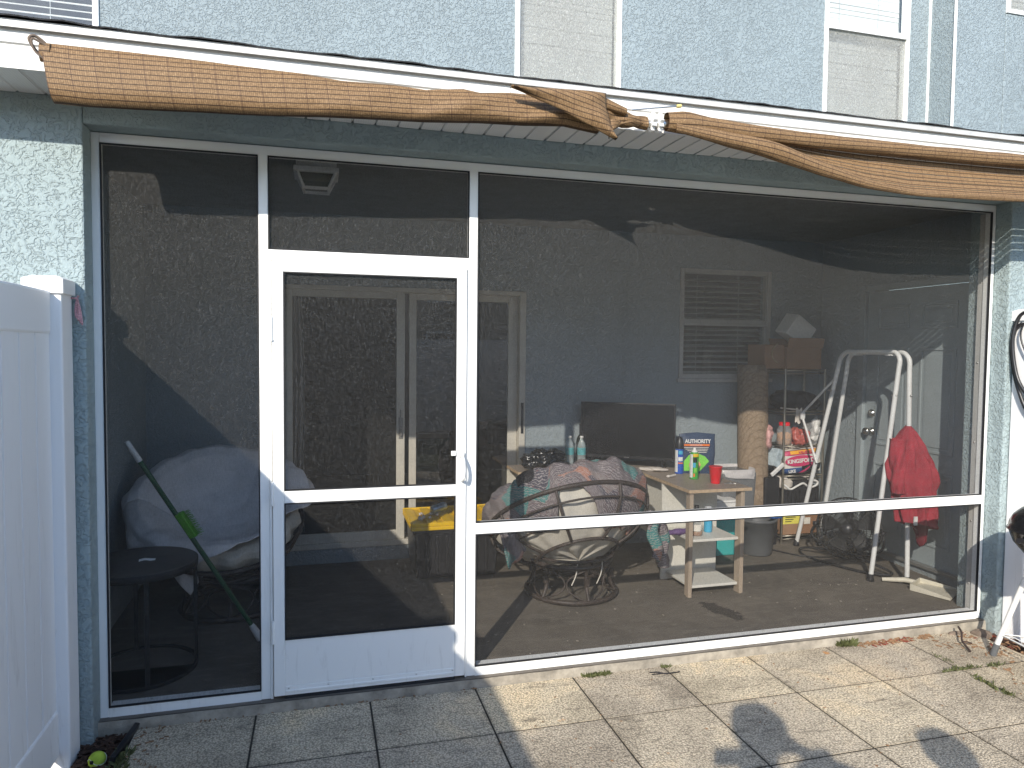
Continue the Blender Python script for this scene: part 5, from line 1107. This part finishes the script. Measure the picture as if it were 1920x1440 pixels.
# floor fan
fc_ = Vector((4.845, 1.045, .315)); fn_ = Vector((-.80, -.58, .12)).normalized(); fx = Vector((0, 0, 1)).cross(fn_).normalized(); fyv = fn_.cross(fx)
RF = Matrix((fx, fyv, fn_)).transposed(); fp = lambda r, a, h: fc_+RF @ Vector((r*cos(a), r*sin(a), h))
T = thing('floor_fan', (4.84, 1.04, fz(1.04)), 'black wire cage floor fan between the legs of the white stand', 'fan')
q = MB()
for s2 in (-1, 1):
    for k in range(56):
        a = 2*pi*k/56; q.tube([fp(.045, a, s2*.075), fp(.13, a+.12, s2*.085), fp(.20, a+.2, s2*.06), fp(.228, a+.22, 0)], .0019, 4)
    for r, h in ((.045, .075), (.09, .083), (.145, .084), (.19, .068), (.228, .0)): q.tube([fp(r, 2*pi*k/40, s2*h) for k in range(40)], .003, 5, True)
q.tube([fp(.232, 2*pi*k/48, 0) for k in range(48)], .006, 7, True); obj('cage', q, BLACKM, T)
for k in range(5):
    q = MB(); a0 = 2*pi*k/5; q.grid(lambda u, v: fp(.04+.155*u, a0+(.10+.85*v)*(.75+.25*u), .028-.056*v), 8, 8); o = obj('blade', q, M('grey_fan_blade', (.05, .05, .05), .6), T); m_ = o.modifiers.new('th', 'SOLIDIFY'); m_.thickness = .002
q = MB(); q.lathe([(0, .088), (.04, .086), (.045, .075), (.045, -.07), (.065, -.075), (.065, -.15), (.04, -.17), (0, -.17)], fc_, 22, RF); obj('motor', q, BLACKP, T)
q = MB(); zf = fz(1.0)+.010
q.tube(smooth_path([fp(.24, 0, -.01), fp(.27, -.5, .0)+Vector((-.04, .02, -.02)), Vector((4.70, 1.33, .10)), Vector((4.64, 1.30, zf)), Vector((4.66, 1.10, zf)), Vector((4.80, .78, zf)), Vector((4.93, .72, zf+.02)), fp(.26, pi+.5, -.01), fp(.24, pi, -.01)], 8), .0095, 9); q.tube([Vector((4.83, .80, zf)), Vector((4.86, .72, zf-.003))], .016, 8); obj('stand', q, BLACKM, T)
q = MB(); q.blob(fp(.242, 0, 0), (.035, .035, .035), nu=12, nv=8); q.blob(fp(.242, pi, 0), (.035, .035, .035), nu=12, nv=8); obj('knob', q, BLACKP, T)
q = MB(); q.tube(smooth_path([(4.36, 1.6, fz(1.6)+.004), (4.47, 1.45, fz(1.45)+.004), (4.60, 1.27, fz(1.27)+.004), (4.80, 1.19, fz(1.2)+.004), (5.05, 1.24, fz(1.2)+.004), (5.2, 1.4, fz(1.4)+.004)], 8), .0055, 7); tag(obj('power_cord', q, BLACKP), 'black cord trailing over the porch floor from the bucket to the fan', 'cord')
# dustpan
T = thing('dustpan', (4.95, .42, fz(.4)), 'cream dustpan lying on the floor by the right end of the screen', 'dustpan')
zf = fz(.4)
q = MB()
da = math.atan2(-.22, .12); dc = Vector((5.0, .40, zf)); dd = Vector((cos(da), sin(da), 0)); ds_ = Vector((-sin(da), cos(da), 0))
q.add([dc+dd*x+ds_*y+Vector((0, 0, z)) for x, y, z in ((-.12, -.10, .004), (-.12, .10, .004), (.13, .13, .001), (.13, -.13, .001), (-.12, -.10, .010), (-.12, .10, .010), (.13, .13, .005), (.13, -.13, .005))], [(3, 2, 1, 0), (4, 5, 6, 7), (0, 1, 5, 4), (1, 2, 6, 5), (2, 3, 7, 6), (3, 0, 4, 7)])
def wall_(p0, p1, h0, h1): 
    a = dc+dd*p0[0]+ds_*p0[1]; b_ = dc+dd*p1[0]+ds_*p1[1]; nn = Vector((-(b_-a).y, (b_-a).x, 0)).normalized()*.004
    q.add([a-nn, a+nn, b_+nn, b_-nn, a-nn+Vector((0, 0, h0)), a+nn+Vector((0, 0, h0)), b_+nn+Vector((0, 0, h1)), b_-nn+Vector((0, 0, h1))], [(3, 2, 1, 0), (4, 5, 6, 7), (0, 1, 5, 4), (1, 2, 6, 5), (2, 3, 7, 6), (3, 0, 4, 7)])
wall_((-.12, -.10), (.13, -.13), .045, .015); wall_((-.12, .10), (.13, .13), .045, .015); wall_((-.12, -.10), (-.12, .10), .045, .045); obj('pan', q, CREAMP, T, .002)
q = MB(); h0 = dc-dd*.12; q.tube([h0+Vector((0, 0, .035)), h0-dd*.05+Vector((-.02, .0, .04)), h0-dd*.16+Vector((-.07, -.0, .022))], [.016, .018, .014], 12); obj('handle', q, CREAMP, T)

# ------------------------------------------------------------------ grill at the right edge
T = thing('kettle_grill', (4.62, -.66, -.05), 'black kettle grill on white tube legs at the right edge of the patio', 'grill')
gc = Vector((4.665, -.66, .72)); gr = .215
q = MB(); q.lathe([(0, -.17), (.07, -.165), (.14, -.125), (.19, -.065), (gr, .0), (gr+.008, .004), (gr+.004, .010), (gr, .012)]+[(gr*cos(t_), .012+.15*sin(t_)) for t_ in (.2, .45, .75, 1.1, 1.4)]+[(0, .162)], gc, 48); obj('bowl', q, M('black_enamel', (.012, .012, .013), .18, var=.2, spec=.7), T)
q = MB(); q.tube(smooth_path([gc+Vector((-.06, -.12, .13)), gc+Vector((-.20, -.14, .16)), gc+Vector((-.235, -.12, .10)), gc+Vector((-.22, -.10, .0)), gc+Vector((-.14, -.13, -.07)), gc+Vector((-.04, -.17, -.09))]), .014, 10); obj('handle', q, BLACKP, T)
q = MB(); q.tube([gc+Vector((-.24, .02, -.03)), gc+Vector((-.19, .02, -.035))], .014, 10); q.tube([gc+Vector((-.13, -.05, -.165)), gc+Vector((-.06, -.02, -.15))], .02, 10); q.blob(gc+Vector((-.14, -.055, -.175)), (.06, .05, .05), nu=14, nv=10); obj('vent_knob', q, BLACKP, T)
legs = [((4.62, -.365, -.04), (4.66, -.56, .60)), ((4.98, -.55, -.04), (4.76, -.62, .60)), ((4.52, -.98, -.04), (4.62, -.76, .60))]
for f_, t_ in legs:
    f_, t_ = Vector(f_), Vector(t_); q = MB(); q.tube([f_+(t_-f_)*.09, t_], .0145, 12); obj('leg', q, WHITEM, T); q = MB(); q.tube([f_-Vector((0, 0, .008)), f_+(t_-f_)*.10], .017, 12); obj('leg_cap', q, DKGREY, T)
q = MB()
LR = [Vector(f_)+(Vector(t_)-Vector(f_))*.19 for f_, t_ in legs]
q.tube([LR[0], LR[1], LR[2]], .005, 6, True)
for k in range(1, 8): q.tube([LR[0]+(LR[1]-LR[0])*k/8, LR[2]+(LR[1]-LR[2])*k/8], .003, 5)
obj('wire_rack', q, WHITEM, T)

# ------------------------------------------------------------------ small things on the ground
T = thing('tennis_ball', (.058, -.262, -.05), 'worn yellow-green tennis ball in the mulch by the left fence', 'ball')
q = MB(); q.blob((.058, -.262, -.048), (.067, .067, .067), e=(1, 1), nu=36, nv=24); obj('felt', q, BALLM, T)
q = MB(); q.tube([Vector((.058, -.262, -.048))+.0338*Vector((cos(t_)*(.9), sin(t_)*.9, 0)).normalized().lerp(Vector((0, 0, 1)), .35*sin(2*t_)).normalized() for t_ in [2*pi*k/48 for k in range(48)]], .0012, 5, True); obj('seam', q, WHITEP, T)
q = MB(); q.blob((.046, -.293, -.040), (.014, .008, .014), nu=12, nv=8); obj('tear', q, BLACKP, T)
q = MB(); q.obox((.135, -.15, -.055), (.022, .30, .07), (0, .25, -.12)); tag(obj('edging_strip', q, BLACKP, None, .004), 'black plastic edging strip between the mulch and the paving', 'edging')
def chips(name, spots, n, mat, sz, label_kind='stuff'):
    q = MB()
    for _ in range(n):
        x0, x1, y0, y1 = random.choice(spots); x, y = random.uniform(x0, x1), random.uniform(y0, y1); z = -.046 if x > .16 and x < 4.75 and y < -.04 else -.078+random.random()*.02
        a = random.random()*pi; l_ = sz*random.uniform(.5, 1.4); w_ = l_*random.uniform(.15, .45)
        q.obox((x, y, z), (l_, w_, .003), (random.uniform(-.3, .3), random.uniform(-.3, .3), a))
    return struct(name, q, mat, 'stuff')
chips('mulch', [(-.04, .15, -.9, -.03), (-.04, .14, -.4, -.03)], 500, M('bark_chip', (.07, .038, .025), .9, var=.6, scale=30), .035)
chips('mulch', [(4.80, 5.0, -1.2, -.04)], 260, M('bark_chip_dark', (.06, .03, .022), .9, var=.6, scale=30), .03)
chips('leaf_litter', [(4.4, 4.98, -.7, -.05), (4.62, 4.98, -.4, -.05), (3.95, 4.5, -.09, -.04)], 190, LEAFB, .028); chips('leaf_litter', [(4.05, 4.35, -.10, -.04), (4.7, 5.0, -.3, -.05)], 90, LEAFR, .02); chips('leaf_litter', [(.16, 1.7, -.045, -.036), (.15, .3, -.6, -.04)], 120, LEAFB, .014)
chips('leaf_litter', [(.3, 4.6, -1.3, -.05)], 130, LEAFB, .009)
q = MB()
for _ in range(90): x, y = random.uniform(1.0, 5.0), random.uniform(.12, 1.4); q.obox((x, y, fz(y)), (random.uniform(.004, .016), random.uniform(.003, .007), .003), (0, 0, random.random()*3))
struct('floor_crumbs', q, M('pale_crumb', (.36, .32, .26), .9, var=.5, scale=60), 'stuff')
def weed(x, y, rx, ry, n, h, label):
    q = MB()
    for _ in range(n):
        a = random.random()*2*pi; r = sqrt(random.random()); bx, by = x+rx*r*cos(a), y+ry*r*sin(a); bz = -.055
        d_ = Vector((random.uniform(-1, 1), random.uniform(-1, 1), random.uniform(.4, 1.6))).normalized()*h*random.uniform(.4, 1.1); s_w = d_.cross(Vector((random.random()-.5, random.random()-.5, .3))).normalized()*h*.13
        p0 = Vector((bx, by, bz)); q.add([p0, p0+d_*.5+s_w, p0+d_, p0+d_*.5-s_w], [(0, 1, 2, 3)])
    return tag(obj('weed', q, GRASS), label, 'weed', 'weeds in the paving joints')
weed(2.34, -.045, .085, .022, 420, .030, 'low green moss clump at the sill just right of the screen door'); weed(3.90, -.045, .06, .02, 300, .05, 'small leafy weed at the sill below the desk end of the screen'); weed(2.74, -.045, .03, .015, 60, .025, 'tiny weed at the sill beside the dark twig')
weed(4.28, -.46, .14, .014, 110, .03, 'strip of weed along the paving joint left of the grill foot'); weed(4.52, -.47, .07, .015, 50, .03, 'sparse weed in the paving joint below the grill foot'); weed(4.27, -.66, .018, .12, 110, .036, 'weed running along the paving joint at the right edge of the photo'); weed(4.30, -.34, .02, .08, 60, .022, 'thin weed in the paving joint running towards the fence post'); weed(.16, -.35, .03, .12, 110, .05, 'dry grass tuft between the tennis ball and the paving')
q = MB(); q.tube(smooth_path([(2.62, -.10, -.043), (2.66, -.115, -.040), (2.70, -.135, -.042), (2.78, -.13, -.044)]), .0032, 6); q.tube(smooth_path([(2.62, -.125, -.043), (2.67, -.13, -.041), (2.70, -.135, -.042)]), .0026, 6); tag(obj('twig', q, M('dark_twig_bark', (.02, .018, .02), .7)), 'dark forked twig lying on the paving below the mid screen', 'twig')
q = MB(); q.tube(smooth_path([(4.52, -.31, -.04), (4.56, -.22, -.02), (4.62, -.16, .0), (4.66, -.10, .01)]), [.006]*18+[.005], 6); q.tube([(4.56, -.22, -.02), (4.61, -.24, -.03)], .004, 5); tag(obj('stick', q, TWIG), 'dark stick poking up at the right corner of the screen sill', 'stick')
q = MB(); q.blob((4.83, -.10, -.055), (.13, .10, .06), (0, 0, .4), (.8, .8), .012, 15, 71, 30, 18); q.blob((4.68, -.065, -.052), (.10, .04, .03), (0, 0, 0), (.9, .9), .006, 20, 72, 24, 14); tag(obj('stone', q, M('brown_stone', (.17, .13, .10), .9, var=.4, scale=30, bs=.6)), 'brown stone in the corner between the sill and right fence post', 'stone')

# ------------------------------------------------------------------ the people behind the camera whose shadows fall on the paving
def person(x, y, hgt, face, arms, label, shirt):
    T = thing('person', (x, y, -.05), label, 'person')
    s = hgt/1.75; z = lambda h: -.05+h*s
    V = []; Ed = []; Rr = []
    def ad(p, r, par=None):
        V.append(p); Rr.append(r); 
        if par is not None: Ed.append((par, len(V)-1))
        return len(V)-1
    f_ = Vector((sin(face), cos(face), 0)); r_ = Vector((cos(face), -sin(face), 0)); o_ = Vector((x, y, 0))
    P = lambda a, b_, h: tuple(o_+r_*a*s+f_*b_*s+Vector((0, 0, z(h))))
    pel = ad(P(0, 0, .95), (.15, .11)); w_ = ad(P(0, .0, 1.10), (.14, .10), pel); ch = ad(P(0, .0, 1.32), (.17, .115), w_); nk = ad(P(0, .01, 1.49), (.075, .07), ch); hd0 = ad(P(0, .03, 1.57), (.07, .085), nk); hd = ad(P(0, .035, 1.66), (.078, .098), hd0); ad(P(0, .02, 1.72), (.05, .06), hd)
    for sg, (el_, wr) in zip((-1, 1), arms):
        sh = ad(P(sg*.185, 0, 1.455), (.068, .068), ch); e_ = ad(P(*el_), (.043, .043), sh); w2 = ad(P(*wr), (.029, .029), e_)
        d_ = (Vector(P(*wr))-Vector(P(*el_))).normalized(); pm = Vector(P(*wr))+d_*.07; pl = ad(tuple(pm), (.036, .022), w2)
        sdv = d_.orthogonal().normalized(); 
        for k in range(4): t1 = ad(tuple(pm+d_*.04+sdv*(k-1.5)*.02), (.009, .009), pl); t2 = ad(tuple(pm+d_*.075+sdv*(k-1.5)*.021), (.0085, .0085), t1)
        t1 = ad(tuple(Vector(P(*wr))+d_*.05+sdv*.045), (.010, .010), w2)
        hp = ad(P(sg*.09, 0, .88), (.095, .095), pel) if True else None; kn = ad(P(sg*.10, .02, .49), (.06, .06), hp); an = ad(P(sg*.105, 0, .09), (.042, .042), kn); ad(P(sg*.115, .15, .035), (.04, .03), an)
    me = bpy.data.meshes.new('body'); me.from_pydata(V, Ed, []); me.materials.append(shirt)
    o = bpy.data.objects.new('body', me); COL.objects.link(o); o.parent = T; o.matrix_parent_inverse = Matrix.Translation((-x, -y, .05))
    m_ = o.modifiers.new('skin', 'SKIN'); m_.use_smooth_shade = True
    sv = me.skin_vertices[0].data
    for i, r in enumerate(Rr): sv[i].radius = (r[0]*s, r[1]*s)
    sv[0].use_root = True
    m2 = o.modifiers.new('sub', 'SUBSURF'); m2.levels = 1; m2.render_levels = 1
    q = MB(); q.blob(P(0, .01, 1.70), (.17*s, .21*s, .16*s), nu=24, nv=14); obj('hair', q, HAIR, T)
    return T
person(.955, -3.70, 2.0, .10, [((-.33, .03, 1.30), (-.16, .09, 1.39)), ((.27, .03, 1.575), (.12, .09, 1.41))], 'person in a dark shirt holding a phone up, casting the shadow with a bent elbow', SHIRT)
person(1.95, -3.56, 1.66, .2, [((-.28, .14, 1.46), (-.50, .27, 1.53)), ((.30, .02, 1.18), (.30, .12, .95))], 'person in a dark shirt standing beside the phone holder, shadow at the right edge', SHIRT)
q = MB(); q.obox((.955, -3.475, 1.640), (.155, .009, .075), (0, 0, -.25)); tag(obj('phone', q, BLACKP, None, .003), 'black phone held up sideways by the person behind the camera', 'phone')
